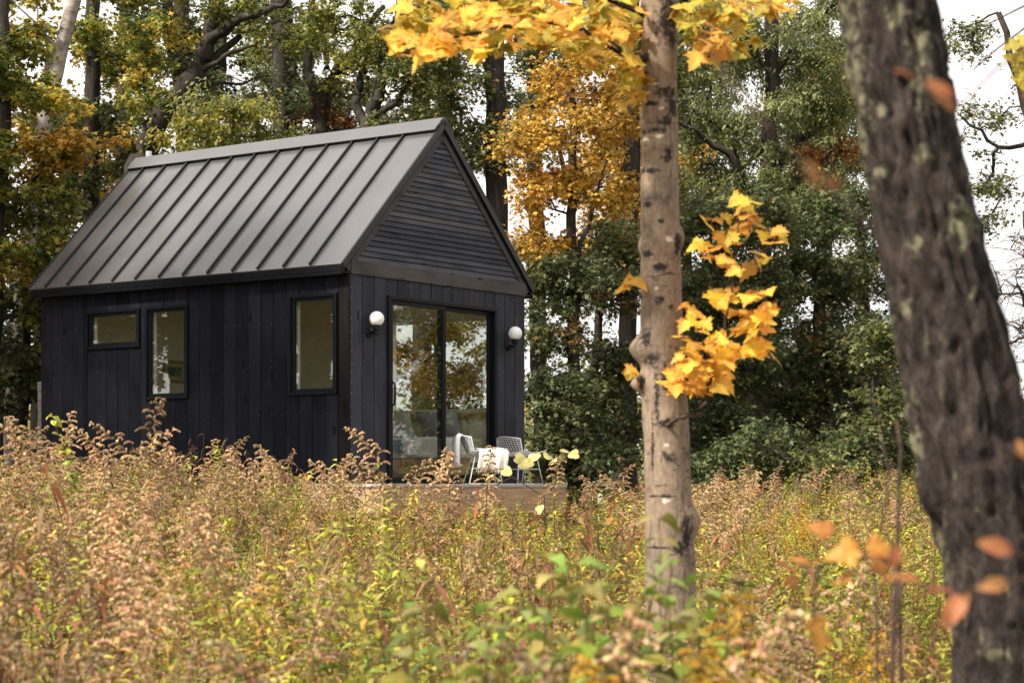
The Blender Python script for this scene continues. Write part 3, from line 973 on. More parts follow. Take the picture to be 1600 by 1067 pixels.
PAL = {
    'dark':  [((0.112, 0.147, 0.063), 5), ((0.159, 0.198, 0.077), 4), ((0.255, 0.273, 0.111), 2), ((0.478, 0.206, 0.059), .15)],
    'green': [((0.128, 0.163, 0.060), 4), ((0.203, 0.225, 0.075), 4), ((0.324, 0.312, 0.100), 2), ((0.540, 0.250, 0.062), .2)],
    'light': [((0.213, 0.247, 0.103), 4), ((0.321, 0.339, 0.140), 4), ((0.446, 0.429, 0.181), 2), ((0.143, 0.174, 0.066), 2)],
    'olive': [((0.194, 0.213, 0.042), 4), ((0.312, 0.303, 0.059), 4), ((0.505, 0.409, 0.070), 1.6), ((0.111, 0.156, 0.036), 3)],
    'turn':  [((0.149, 0.221, 0.050), 5), ((0.327, 0.336, 0.059), 4), ((0.683, 0.442, 0.064), 2.0), ((0.802, 0.623, 0.085), 1.4)],
    'gold':  [((.66, .42, .075), 4), ((.72, .50, .10), 3), ((.58, .31, .06), 2.2), ((.44, .37, .09), 1.6)],
    'amber': [((.52, .22, .05), 4), ((.42, .15, .04), 3), ((.60, .33, .07), 3), ((.18, .16, .05), 1)],
    'rust':  [((.30, .10, .03), 4), ((.36, .15, .04), 3), ((.16, .10, .03), 2)],
    'yellow': [((.70, .52, .08), 4), ((.60, .42, .06), 3), ((.44, .40, .08), 2)],
}
def pick_cols(pal, n, rg=rng):
    cols = np.array([c for c, _ in PAL[pal]]); w = np.array([w_ for _, w_ in PAL[pal]], float)
    c = cols[rg.choice(len(cols), n, p=w / w.sum())]
    return c * rg.uniform(.75, 1.25, (n, 1))

def grow_tree(name, label, d, trunk, blobs, limbs=(), bark='bark_dark', kind='oak', size=.12, dens=1.0, per=78,
              group='trees at the edge of the wood', cat='tree', seed=1, spread=1.0, twig_r=.0045, clump=.34):
    """trunk: [(px, py, radius)], blobs: [(px, py, rx, ry, palette)] of the crown at distance d; branches reach for the leaf clumps"""
    rg = np.random.default_rng(seed)
    trunk, blobs = list(trunk), list(blobs)
    high = []
    if trunk[-1][1] < -20 and (trunk[-1][0] > 640 or not group.startswith('trees at the edge')):                              # a tall tree: stem and crown go on above the picture
        a, b, r0 = trunk[-1]; a0, b0, _ = trunk[-2]
        k = (a - a0) / max(40, b0 - b)
        trunk += [(a + k * 250 + rg.uniform(-30, 30), b - 300, r0 * .7), (a + k * 350 + rg.uniform(-50, 50), b - 650, r0 * .35)]
        high = [(a + rg.uniform(-130, 130), b - q, rg.uniform(90, 150), rg.uniform(70, 110), blobs[0][4]) for q in (90, 210, 330, 460, 600, 720)]
    tp = [at(a, b, d) for a, b, _ in trunk]
    base = tp[0].copy()
    gz = ground_z(base.x, base.y)
    pts, rad = [], []
    if base.z > gz:                                     # carry the trunk down to the ground
        pts.append(Vector((base.x + (base.x - tp[1].x) * .1, base.y, gz - .1))); rad.append(trunk[0][2] * 1.25)
        pts.append(Vector((base.x, base.y, gz + .25))); rad.append(trunk[0][2] * 1.06)
    pts += tp; rad += [r for _, _, r in trunk]
    root = Vector((pts[0].x, pts[0].y, gz))
    # resample with a little wander
    def fine(pts, rad, n=6, wob=.03):
        P, Q = [], []
        for i in range(len(pts) - 1):
            for k in range(n):
                t = k / n
                P.append(pts[i].lerp(pts[i + 1], t) + Vector(rg.normal(0, wob, 3)) * (1 if k else 0)); Q.append(rad[i] * (1 - t) + rad[i + 1] * t)
        P.append(pts[-1]); Q.append(rad[-1])
        return P, Q
    P, Q = fine(pts, rad, 5, .02)
    nodes = [np.array(p) for p in P]; par = [-1] + list(range(len(P) - 1))
    main = len(P)
    minr = list(Q)
    first_leafy = max(2, int(main * .3))
    for lb in limbs:
        lp = [at(a, b, d + dd) for a, b, _, dd in lb]; lr = [r for _, _, r, _ in lb]
        LP, LQ = fine(lp, lr, 4, .025)
        j = int(np.argmin([np.linalg.norm(nn - np.array(LP[0])) for nn in nodes[:main]]))
        prev = j
        for q, r in zip(LP, LQ):
            nodes.append(np.array(q)); par.append(prev); minr.append(r); prev = len(nodes) - 1
    att = []
    for bx, by, rx, ry, pal in blobs:
        nc = max(4, int(dens * (4.0 if bx < 640 else 5.9) * rx * ry / 34.0 ** 2))
        c = np.array(at(bx, by, d)); s = d / FPX
        for _ in range(nc):
            q = rg.normal(0, 1, 3); q /= np.linalg.norm(q); q *= rg.uniform(.15, 1) ** .45
            att.append((c + q * np.array([rx * s, max(rx, ry) * s * 1.1 * spread, ry * s]), pal))
    for bx, by, rx, ry, pal in high:
        c = np.array(at(bx, by, d)); s = d / FPX
        for _ in range(5):
            q = rg.normal(0, 1, 3); q /= np.linalg.norm(q); q *= rg.uniform(.15, 1) ** .45
            att.append((c + q * np.array([rx * s, rx * s * 1.3, ry * s]), pal))
    att.sort(key=lambda a: min(np.linalg.norm(a[0] - n_) for n_ in nodes))
    arr = np.array(nodes)
    ends = []
    nlist = list(nodes)
    for a, pal in att:
        A = np.array(nlist)
        dist = np.linalg.norm(A - a, axis=1)
        pen = dist + .6 * np.maximum(0, A[:, 2] - a[2] + .1 * dist)      # prefer to come from below
        pen[:first_leafy] += 3
        j = int(np.argmin(pen))
        p0 = nlist[j]; L_ = np.linalg.norm(a - p0)
        k = max(2, int(L_ / .22)); prev = j
        sag = rg.normal(0, .06, 3) * L_ + np.array([0, 0, .08 * L_])
        for i in range(1, k + 1):
            t = i / k
            q = p0 * (1 - t) + a * t + sag * math.sin(math.pi * t) + rg.normal(0, .012, 3)
            nlist.append(q); par.append(prev); minr.append(0); prev = len(nlist) - 1
        ends.append((prev, pal))
    nd = len(nlist)
    cnt = np.zeros(nd)
    for e, _ in ends: cnt[e] += 1
    for i in range(nd - 1, 0, -1):
        if par[i] >= 0: cnt[par[i]] += cnt[i]
    r = np.maximum(np.array(minr), np.where(np.arange(nd) >= main, .0075 * np.maximum(cnt, 1) ** .46, 0))
    mb = MB()
    mb.tube([Vector(nlist[i]) - root for i in range(main)], [float(r[i]) for i in range(main)], 10)
    kids = {}
    for i in range(main, nd): kids.setdefault(par[i], []).append(i)
    done = set()
    for i in range(main, nd):
        if i in done: continue
        if par[i] >= main and par[i] in done and kids[par[i]][0] == i and False: continue
        chain = [par[i], i]; done.add(i); j = i
        while j in kids:
            nx = max(kids[j], key=lambda q: cnt[q])
            if nx in done: break
            chain.append(nx); done.add(nx); j = nx
        rr = [float(r[c]) for c in chain]; rr[0] = rr[1]
        mb.tube([Vector(nlist[c]) - root for c in chain], rr, 5 if max(rr) > .02 else 3, cap=False)
    # leafy twigs
    PP, SS, CC = [], [], []
    for e, pal in ends:
        c = nlist[e]
        m = int(per * 1.55 * rg.uniform(.6, 1.35))
        nt_ = 7
        dirs = rg.normal(0, 1, (nt_, 3)); dirs[:, 2] = dirs[:, 2] * .45 + .05
        dirs /= np.linalg.norm(dirs, axis=1)[:, None]
        ln = rg.uniform(.5, 1.25, nt_) * clump
        for q in range(nt_):
            tip = c + dirs[q] * ln[q] + np.array([0, 0, -.12 * ln[q]])
            mb.tube([Vector(c) - root, Vector((c + tip) / 2 + np.array([0, 0, .02])) - root, Vector(tip) - root], [twig_r * 1.3, twig_r, twig_r * .5], 3, cap=False)
        w = rg.integers(0, nt_, m); t = rg.uniform(.15, 1.08, m)
        p = c + dirs[w] * (ln[w] * t)[:, None] + rg.normal(0, .055, (m, 3)); p[:, 2] -= .06 * t
        col = pick_cols(pal, m, rg) * rg.uniform(.8, 1.2)
        hue = pick_cols(pal, 1, rg)
        PP.append(p); SS.append(size * .80 * rg.uniform(.65, 1.25, m)); CC.append(col * .55 + hue * .45)
    t = empty(name, root); tag(t, label, cat, group)
    mb.build('trunk', M[bark], t, smooth=True)
    V, F, C = leaf_cloud(np.concatenate(PP) - np.array(root), np.concatenate(SS), kind, np.concatenate(CC), rg=rg)
    o = bpy.data.objects.new('crown', np_mesh('crown', V, F, M['leaf'], C)); link(o, t)
    return t

def copy_tree(t, loc, rz, label, group=None, sc=1.0):
    c = t.copy(); link(c); c.location = loc; c.rotation_euler = (0, 0, rz); c.scale = (sc,) * 3
    c['label'] = label
    if group: c['group'] = group
    for ch in t.children:
        k = ch.copy(); link(k, c)
    return c

# left edge
grow_tree('birch_tree', 'pale birch trunk leaning up through the leaves, far left of the roof', 29.5,
          [(25, 600, .13), (45, 350, .12), (70, 180, .11), (112, 15, .10), (128, -70, .09)],
          [(25, 30, 60, 60, 'turn'), (190, -20, 60, 40, 'olive'), (10, 150, 50, 60, 'turn')], bark='bark_birch', kind='maple', seed=11)
grow_tree('maple_tree', 'turning maple with green to orange leaves at the far left edge', 27.5,
          [(-20, 650, .13), (-10, 400, .12), (5, 150, .10), (10, -60, .07)],
          [(40, 240, 100, 45, 'turn'), (110, 225, 80, 30, 'gold'), (30, 330, 95, 50, 'olive'), (20, 420, 80, 50, 'turn'), (0, 100, 70, 60, 'olive'), (90, 390, 50, 35, 'turn'), (75, 150, 50, 35, 'turn'), (60, 480, 50, 40, 'olive'), (50, 560, 50, 40, 'dark')], kind='maple', seed=12)
grow_tree('maple_tree', 'dark straight trunk left of the birch with olive crown', 31,
          [(152, 600, .13), (142, 250, .12), (143, 60, .11), (150, -80, .10)],
          [(170, 40, 80, 45, 'turn'), (130, 185, 90, 40, 'green'), (190, 245, 60, 40, 'green'), (90, 290, 60, 40, 'dark'), (230, 90, 50, 40, 'turn')], kind='maple', seed=13)
grow_tree('understory_maple', 'low dark green maple growing beside the back corner of the cabin', 28.5,
          [(35, 700, .07), (38, 560, .06), (45, 420, .04)],
          [(40, 500, 75, 60, 'dark'), (20, 590, 70, 50, 'dark'), (80, 440, 50, 30, 'olive'), (70, 560, 40, 40, 'turn')], kind='maple', seed=14, dens=.9, per=66)
# over the roof
grow_tree('oak_tree', 'big leaning oak with dark limbs above the far end of the roof', 29.5,
          [(165, 420, .20), (213, 268, .185), (250, 185, .17), (305, 118, .14), (330, 45, .12), (352, -60, .10)],
          [(330, 0, 90, 40, 'olive'), (430, 40, 60, 35, 'olive'), (240, 60, 60, 50, 'turn'), (215, 150, 50, 40, 'turn')],
          limbs=[[(325, 70, .09, 0), (360, 38, .07, -.3), (410, 18, .05, -.5), (450, 0, .03, -.6)], [(318, 105, .07, 0), (370, 62, .05, .3), (420, 38, .03, .4), (455, 30, .018, .5)],
                 [(300, 118, .05, 0), (350, 88, .035, -.2), (400, 70, .02, -.3)], [(280, 150, .035, 0), (340, 130, .025, .2), (420, 118, .012, .3)]], seed=15)
grow_tree('maple_tree', 'dark twin trunk maple between the birch and the leaning oak', 32,
          [(290, 420, .14), (287, 150, .13), (283, 0, .12), (280, -70, .11)], [(265, 20, 60, 50, 'dark'), (300, 100, 40, 40, 'dark'), (250, 160, 40, 30, 'turn')],
          limbs=[[(287, 160, .1, 0), (262, 60, .09, .2), (255, -40, .08, .3)]], kind='maple', seed=16)
grow_tree('willow_oak', 'rounded olive crown just above the middle of the roof', 28.5,
          [(345, 460, .09), (345, 300, .07), (350, 210, .045)],
          [(300, 215, 75, 45, 'olive'), (370, 195, 90, 38, 'olive'), (430, 215, 50, 22, 'olive'), (330, 165, 60, 20, 'light')], kind='narrow', size=.125, per=95, seed=17, dens=1.15)
grow_tree('oak_tree', 'straight dark oak trunk rising behind the middle of the ridge', 32,
          [(441, 420, .16), (440, 150, .15), (438, -70, .13)], [(430, 140, 90, 32, 'dark'), (470, 60, 60, 45, 'green'), (500, 165, 60, 30, 'dark'), (400, -10, 60, 30, 'green')], seed=18)
grow_tree('oak_tree', 'oak with a curved trunk sweeping towards the yellow maple leaves', 30,
          [(512, 380, .14), (500, 200, .13), (506, 140, .12), (545, 96, .095), (600, 52, .075), (660, 5, .055)],
          [(520, 30, 80, 45, 'olive'), (590, 40, 60, 40, 'olive'), (550, 120, 70, 35, 'olive'), (540, 185, 50, 22, 'rust')],
          limbs=[[(500, 160, .085, 0), (480, 110, .07, .2), (492, 40, .06, .3), (485, -50, .05, .3)], [(520, 120, .06, 0), (560, 60, .05, -.2), (600, 10, .035, -.3)]], seed=19)
grow_tree('ash_tree', 'forked tree standing right behind the ridge near the gable peak', 29,
          [(570, 420, .15), (574, 240, .145), (577, 200, .14), (592, 140, .09), (603, 70, .07), (625, 0, .05)],
          [(640, 120, 70, 45, 'green'), (690, 60, 70, 45, 'green'), (620, 190, 50, 20, 'green'), (570, 70, 50, 40, 'olive')],
          limbs=[[(575, 205, .085, 0), (556, 165, .075, .1), (562, 120, .06, .2), (575, 80, .04, .2)], [(580, 198, .06, 0), (612, 165, .05, -.2), (640, 130, .03, -.3)]], seed=20)
grow_tree('oak_tree', 'tall dark oak trunk just beyond the gable peak', 31,
          [(780, 640, .17), (777, 330, .165), (772, 120, .15), (768, -70, .13)],
          [(730, 140, 60, 60, 'green'), (800, 220, 60, 60, 'green'), (790, 30, 70, 50, 'dark'), (740, 230, 40, 50, 'light'), (700, 10, 60, 40, 'dark'), (850, 120, 50, 50, 'dark')],
          limbs=[[(777, 330, .05, 0), (740, 290, .035, -.2), (715, 240, .02, -.3)]], seed=21)
# right of the cabin
grow_tree('gold_maple', 'golden maple with a thin dark trunk right of the gable', 28,
          [(898, 720, .085), (896, 500, .08), (897, 300, .065), (892, 130, .045), (890, 40, .03)],
          [(900, 110, 90, 40, 'gold'), (880, 200, 110, 45, 'gold'), (840, 300, 75, 40, 'gold'), (945, 290, 70, 45, 'gold'), (840, 370, 60, 28, 'gold'), (950, 180, 55, 50, 'gold')],
          limbs=[[(897, 330, .045, 0), (880, 260, .035, .2), (850, 170, .02, .3)], [(897, 420, .04, 0), (925, 330, .03, -.2), (950, 250, .015, -.3)]], kind='maple', seed=22, size=.095, per=76, dens=1.0)
grow_tree('oak_tree', 'thick dark trunk close behind the big maple trunk', 32,
          [(972, 760, .15), (983, 450, .14), (987, 200, .13), (985, -60, .12)],
          [(960, 30, 70, 50, 'dark'), (1020, 90, 50, 60, 'green'), (975, 400, 60, 45, 'dark')], seed=23)
grow_tree('oak_sapling', 'low dark green oak beside the corner of the deck', 28,
          [(905, 760, .07), (898, 560, .06), (890, 440, .045)],
          [(900, 430, 75, 40, 'dark'), (870, 510, 50, 40, 'dark'), (880, 620, 65, 45, 'dark'), (870, 700, 70, 32, 'dark'), (930, 715, 60, 28, 'dark')], seed=24, dens=1.55)
grow_tree('oak_sapling', 'low dark green oak just left of the big maple trunk', 29.5,
          [(925, 760, .08), (925, 600, .07), (945, 430, .05)],
          [(950, 360, 55, 35, 'green'), (960, 440, 55, 45, 'dark'), (960, 560, 60, 45, 'dark'), (950, 660, 65, 50, 'dark'), (930, 620, 40, 40, 'green')], seed=25, dens=1.55)
grow_tree('oak_tree', 'tall light green oak between the two near trunks', 32,
          [(1185, 780, .17), (1188, 500, .15), (1200, 260, .13), (1210, -60, .10)],
          [(1130, 70, 80, 55, 'light'), (1230, 70, 85, 55, 'light'), (1120, 190, 70, 50, 'light'), (1220, 190, 90, 60, 'light'), (1300, 130, 50, 70, 'green'), (1290, 235, 40, 25, 'rust'), (1310, 10, 60, 40, 'green'), (1190, 280, 70, 35, 'green'), (1090, 20, 50, 50, 'dark'), (1080, 290, 50, 50, 'green'), (1260, 290, 60, 40, 'green')],
          limbs=[[(1192, 330, .08, 0), (1140, 240, .06, -.4), (1090, 205, .035, -.6), (1060, 190, .02, -.7)], [(1195, 300, .08, 0), (1250, 220, .05, .3), (1310, 180, .03, .4)], [(1205, 120, .06, 0), (1280, 30, .04, -.2), (1330, -20, .03, -.3)]], seed=26, size=.125, kind='narrow', per=100, dens=1.15)
grow_tree('oak_tree', 'dense dark green oak behind the orange maple sprig', 29.5,
          [(1120, 780, .11), (1125, 600, .10), (1130, 420, .07), (1140, 320, .05)],
          [(1120, 350, 75, 45, 'dark'), (1190, 340, 65, 45, 'dark'), (1110, 450, 70, 50, 'dark'), (1150, 560, 80, 50, 'dark'), (1110, 660, 75, 55, 'dark'), (1190, 460, 60, 45, 'dark')], seed=27, dens=1.55)
grow_tree('oak_tree', 'dense dark green oak left of the lichen-covered trunk', 30.5,
          [(1290, 790, .12), (1285, 600, .11), (1280, 430, .08), (1290, 330, .05)],
          [(1270, 340, 60, 45, 'dark'), (1260, 440, 75, 50, 'dark'), (1310, 540, 80, 55, 'dark'), (1240, 600, 75, 50, 'dark'), (1330, 430, 30, 40, 'green'), (1270, 700, 90, 50, 'dark'), (1370, 620, 60, 60, 'dark')], seed=28, dens=1.55)
grow_tree('oak_sapling', 'spreading dark green sapling low at the wood edge by the lichen trunk', 28,
          [(1360, 790, .06), (1362, 680, .05), (1370, 560, .035)],
          [(1370, 540, 45, 45, 'green'), (1390, 650, 50, 50, 'green'), (1340, 700, 60, 40, 'dark'), (1200, 700, 70, 45, 'dark'), (1280, 725, 110, 30, 'green'), (1120, 725, 70, 28, 'dark')], seed=29, dens=1.3)
grow_tree('oak_tree', 'thin-leaved tree against the pale sky at the far right', 29,
          [(1665, 800, .10), (1650, 450, .09), (1615, 200, .07), (1560, 20, .04)],
          [(1505, 60, 40, 55, 'green'), (1530, 190, 55, 35, 'green'), (1560, 270, 45, 40, 'green'), (1510, 300, 35, 35, 'green'), (1540, 350, 30, 20, 'green'), (1640, 120, 50, 60, 'green')],
          limbs=[[(1620, 220, .04, 0), (1560, 230, .03, 0), (1500, 180, .015, 0)]], seed=30, dens=.75, per=60, size=.10)
grow_tree('bare_tree', 'almost bare twiggy tree with few leaves at the right edge', 31,
          [(1640, 800, .07), (1632, 600, .06), (1615, 450, .04), (1600, 330, .025)],
          [(1585, 420, 55, 60, 'rust'), (1580, 530, 50, 50, 'rust'), (1640, 450, 60, 70, 'rust')], seed=31, per=7, size=.06, dens=1.6)
grow_tree('shrub', 'green and yellow shrub at the right edge behind the lichen trunk', 27,
          [(1600, 800, .03), (1600, 720, .025), (1598, 640, .015)],
          [(1590, 640, 45, 45, 'green'), (1610, 720, 60, 50, 'olive'), (1570, 690, 30, 40, 'yellow')], seed=32, group='shrubs', cat='shrub')
grow_tree('gold_maple', 'golden maple behind the cabin seen through its window', 33,
          [(690, 780, .10), (690, 650, .09), (680, 520, .06), (675, 420, .03)],
          [(650, 470, 60, 40, 'yellow'), (715, 490, 60, 45, 'yellow'), (640, 560, 55, 45, 'yellow'), (700, 590, 65, 45, 'gold'), (735, 560, 40, 60, 'yellow'), (690, 660, 90, 40, 'olive')], kind='maple', seed=33, size=.10, dens=.8)

# trees beside the clearing that the panes reflect
goldr = grow_tree('gold_maple', 'tall golden maple mirrored in the sliding door glass', 30,
          [(800, 790, .16), (805, 500, .14), (800, 250, .11), (795, 50, .07)],
          [(760, 160, 130, 90, 'yellow'), (850, 180, 120, 90, 'gold'), (800, 40, 100, 70, 'yellow'), (740, 330, 130, 70, 'gold'), (870, 340, 120, 70, 'yellow'), (800, 480, 150, 70, 'yellow'), (750, 600, 120, 60, 'olive'), (870, 600, 120, 60, 'olive')],
          limbs=[[(803, 420, .07, 0), (870, 330, .05, .3), (930, 250, .03, .5)], [(802, 380, .07, 0), (740, 280, .05, -.3), (690, 180, .03, -.5)]], kind='maple', seed=41, group='trees beside the clearing', dens=.8, size=.13)
goldr.location = (10.2, 25.0, ground_z(10.2, 25.0))
for i, (x, y, rz, sc, lb) in enumerate([(13.5, 28.5, 2.1, 1.1, 'golden maple mirrored in the fixed door panel'), (12.2, 22.0, 4.0, .9, 'golden maple standing nearest the clearing, out of the direct view')]):
    copy_tree(goldr, (x, y, ground_z(x, y)), rz, lb, 'trees beside the clearing', sc)
amb = grow_tree('amber_oak', 'amber oak with a dark trunk mirrored in the window nearest the corner', 30,
          [(800, 790, .20), (803, 500, .19), (798, 250, .15), (795, 50, .1)],
          [(740, 160, 130, 90, 'amber'), (870, 180, 130, 90, 'amber'), (800, 40, 100, 70, 'olive'), (730, 350, 130, 70, 'amber'), (880, 360, 120, 70, 'amber'), (760, 520, 110, 60, 'rust'), (880, 540, 100, 60, 'amber')],
          kind='oak', seed=42, group='trees beside the clearing', dens=.75, size=.13)
amb.location = (-9.6, 18.8, ground_z(-9.6, 18.8)); amb.scale = (1.25, 1.25, 1.45)
for x, y, rz, sc, lb in [(-12.5, 30.5, .6, 1.7, 'tall amber oak beyond the left edge, mirrored in the roof metal'), (-15.0, 33.0, 4.1, 1.8, 'tallest amber oak beyond the left edge, behind the others'), (-11.6, 22.6, 1.3, 1.5, 'amber oak mirrored in the tall middle window'), (-12.8, 16.6, 3.4, 1.45, 'amber oak left of the clearing, mirrored low in the side panes'), (-14.5, 20.0, 5.0, 1.5, 'amber oak farthest from the cabin on the left of the clearing'), (-10.4, 25.8, 2.2, 1.25, 'amber oak left of the back corner of the cabin')]:
    copy_tree(amb, (x, y, ground_z(x, y)), rz, lb, 'trees beside the clearing', sc)

# low growth beside the clearing, mirrored under the crowns
lowm = next(o for o in bpy.data.objects if 'beside the back corner' in str(o.get('label')))
lows = next(o for o in bpy.data.objects if 'beside the corner of the deck' in str(o.get('label')))
for k, (src, x, y, rz, sc) in enumerate([(lowm, -10.5, 21.0, 1.0, 1.3), (lowm, -11.2, 23.8, 2.0, 1.4), (lowm, -10.2, 26.0, 3.0, 1.2), (lowm, -12.4, 22.2, 4.2, 1.5), (lowm, -12.0, 19.3, 5.0, 1.4),
                                         (lows, 9.0, 23.2, 1.2, 1.1), (lows, 10.6, 25.6, 2.6, 1.2), (lows, 11.2, 28.0, 4.0, 1.2), (lows, 9.6, 26.6, 5.2, 1.0)]):
    side_ = 'left' if x < 0 else 'right'
    n_ = ['first', 'second', 'third', 'fourth', 'fifth', 'first', 'second', 'third', 'fourth'][k]
    copy_tree(src, (x, y, ground_z(x, y)), rz, n_ + ' low tree in the thicket ' + side_ + ' of the clearing, mirrored in the panes', 'trees beside the clearing', sc)
# more trees deeper in the wood
WOOD = {o.get('label'): o for o in bpy.data.objects if o.get('category') == 'tree' and o.get('group') == 'trees at the edge of the wood'}
def wood(key): return next(o for l, o in WOOD.items() if key in l)
for key, px, d, rz, sc, lb in [
        ('far left edge', 60, 36, 1.0, 1.1, 'turning maple deeper in the wood behind the birch'), ('left of the birch', 190, 38, 2.2, 1.15, 'olive-leaved maple deep in the wood beyond the far roof end'),
        ('leaning oak', 330, 39, 2.8, 1.1, 'oak deep in the wood behind the olive crown'), ('curved trunk', 450, 37, 1.9, 1.15, 'oak deep in the wood behind the middle of the ridge'),
        ('right behind the ridge', 545, 38, 2.5, 1.15, 'green ash deep in the wood left of the gable peak'), ('beyond the gable peak', 660, 38, 1.4, 1.1, 'green oak deep in the wood behind the gable peak'),
        ('close behind the big', 850, 40, 3.0, 1.15, 'dark oak deep in the wood behind the golden maple'), ('thin dark trunk', 985, 36, 2.0, 1.15, 'golden maple deep in the wood behind the near maple trunk'),
        ('between the two near', 1075, 38, 2.4, 1.1, 'light green oak deep in the wood right of the near maple trunk'), ('orange maple sprig', 1190, 37, 1.5, 1.25, 'dark oak deep in the wood behind the orange sprig'),
        ('between the two near', 1290, 39, 4.4, 1.1, 'light green oak deep in the wood left of the lichen trunk'), ('left of the lichen', 1340, 36, 2.9, 1.15, 'dark oak deep in the wood close to the lichen trunk'),
        ('corner of the deck', 1120, 34, 1.2, 1.1, 'low oak deep in the wood below the orange sprig'), ('beside the back corner', 0, 33, 2.0, 1.2, 'low maple at the left edge behind the block pillar')]:
    p = at(px, HOR, d)
    copy_tree(wood(key), (p.x, p.y, ground_z(p.x, p.y)), rz, lb, None, sc)
# low far wood behind everything
def far_wood():
    PP, SS, CC = [], [], []
    for k in range(900):
        x = random.uniform(-22, 22); y = random.uniform(40, 56)
        h = random.uniform(.2, 2.3) + .5 * math.sin(x * .4)
        n = 60
        c = np.array([x, y, ground_z(x, y) + max(.2, h)])
        p = c + rng.normal(0, 1, (n, 3)) * np.array([.7, .6, .55])
        PP.append(p); SS.append(rng.uniform(.22, .42, n)); CC.append(pick_cols(random.choice(['green', 'olive', 'turn', 'gold', 'light']), n))
    V, F, C = leaf_cloud(np.concatenate(PP), np.concatenate(SS), 'narrow', np.concatenate(CC))
    o = bpy.data.objects.new('far_undergrowth', np_mesh('far_undergrowth', V, F, M['leaf'], C)); link(o)
    tag(o, 'low mixed undergrowth far behind the trees', 'undergrowth', kind='stuff')
far_wood()

# ------------------------------------------------------------------ near maple with the sprig, and the lichen trunk
def maple_leaf_mesh(name, seed):
    """five-lobed maple leaf with notched margins, folded a little at the veins; unit length, stalk at the origin"""
    rg = random.Random(seed)
    out = [(.0, .0), (.10, .02), (.24, -.10), (.30, .02), (.22, .14), (.40, .16), (.56, .13), (.50, .27), (.66, .36), (.47, .40), (.42, .50), (.29, .44),
           (.27, .60), (.36, .68), (.22, .74), (.16, .90), (0, 1.08)]
    pts = [(x * rg.uniform(.92, 1.08), y * rg.uniform(.95, 1.05)) for x, y in out]
    full = pts + [(-x * rg.uniform(.92, 1.08), y * rg.uniform(.96, 1.04)) for x, y in out[-2:0:-1]]
    mb = MB()
    curl, fold = rg.uniform(-.15, .45), rg.uniform(.05, .30)
    def lift(x, y):
        r = math.hypot(x, y - .25)
        return fold * abs(x) * .7 - curl * r * r * .7 + .05 * math.sin(9 * x + 5 * y + seed)
    inner = [(0, .05), (0, .3), (0, .55), (0, .8)]
    base = (.83 + rg.uniform(-.05, .07), .54 + rg.uniform(-.10, .10), .09)
    edge = (.70, .29, .055)
    mixk = rg.uniform(.0, .6)
    vs, cs = [], []
    for x, y in full:
        vs.append((x, y, lift(x, y))); cs.append(tuple(b * (1 - mixk) + e * mixk for b, e in zip(base, edge)))
    k0 = len(vs)
    for x, y in inner:
        vs.append((x, y, lift(x, y) - .02)); cs.append(base)
    n = len(full); fs = []
    def near(y): return k0 + min(range(4), key=lambda i: abs(inner[i][1] - y))
    for i in range(n):
        j = (i + 1) % n
        a, b = near(full[i][1]), near(full[j][1])
        fs.append((i, j, b) if a == b else (i, j, b))
        if a != b: fs.append((i, b, a))
    o0 = len(mb.v); mb.v += vs; mb.c += cs; mb.f += fs
    mb.tube([(0, .04, -.01), (0, -.22, .02), (.02, -.42, .06)], .010, 3, (.42, .18, .06))
    return mb.mesh(name, M['maple_leaf'], False, True)
MAPLE = [maple_leaf_mesh('maple_leaf', s) for s in range(7)]
GREENM = []
for s in range(3):
    me = MAPLE[s].copy(); GREENM.append(me)
    ca = me.color_attributes['Col']
    arr = np.zeros(len(me.vertices) * 4, np.float32); ca.data.foreach_get('color', arr); arr = arr.reshape(-1, 4)
    arr[:, :3] = arr[:, :3] * .25 + np.array((.46, .43, .06)) * .75
    ca.data.foreach_set('color', arr.ravel())

RUSTM = []
for s in range(3, 6):
    me = MAPLE[s].copy(); RUSTM.append(me)
    ca = me.color_attributes['Col']
    arr = np.zeros(len(me.vertices) * 4, np.float32); ca.data.foreach_get('color', arr); arr = arr.reshape(-1, 4)
    arr[:, :3] = arr[:, :3] * .25 + np.array(((.46, .17, .05), (.32, .10, .045), (.55, .24, .055))[s - 3]) * .75
    ca.data.foreach_set('color', arr.ravel())

def leaf_rot(rg, face=.5, droop=.6):
    """random leaf orientation: blade tips outward and down, upper face turned to the sky and partly to the field"""
    az = rg.uniform(0, 2 * math.pi)
    d = Vector((math.cos(az), math.sin(az) * .8 - .2, rg.gauss(-droop, .35))).normalized()
    up = Vector((rg.gauss(0, .35), -face + rg.gauss(0, .35), 1.0)).normalized()
    x = d.cross(up).normalized(); z = x.cross(d)
    return Matrix((x, d, z)).transposed()

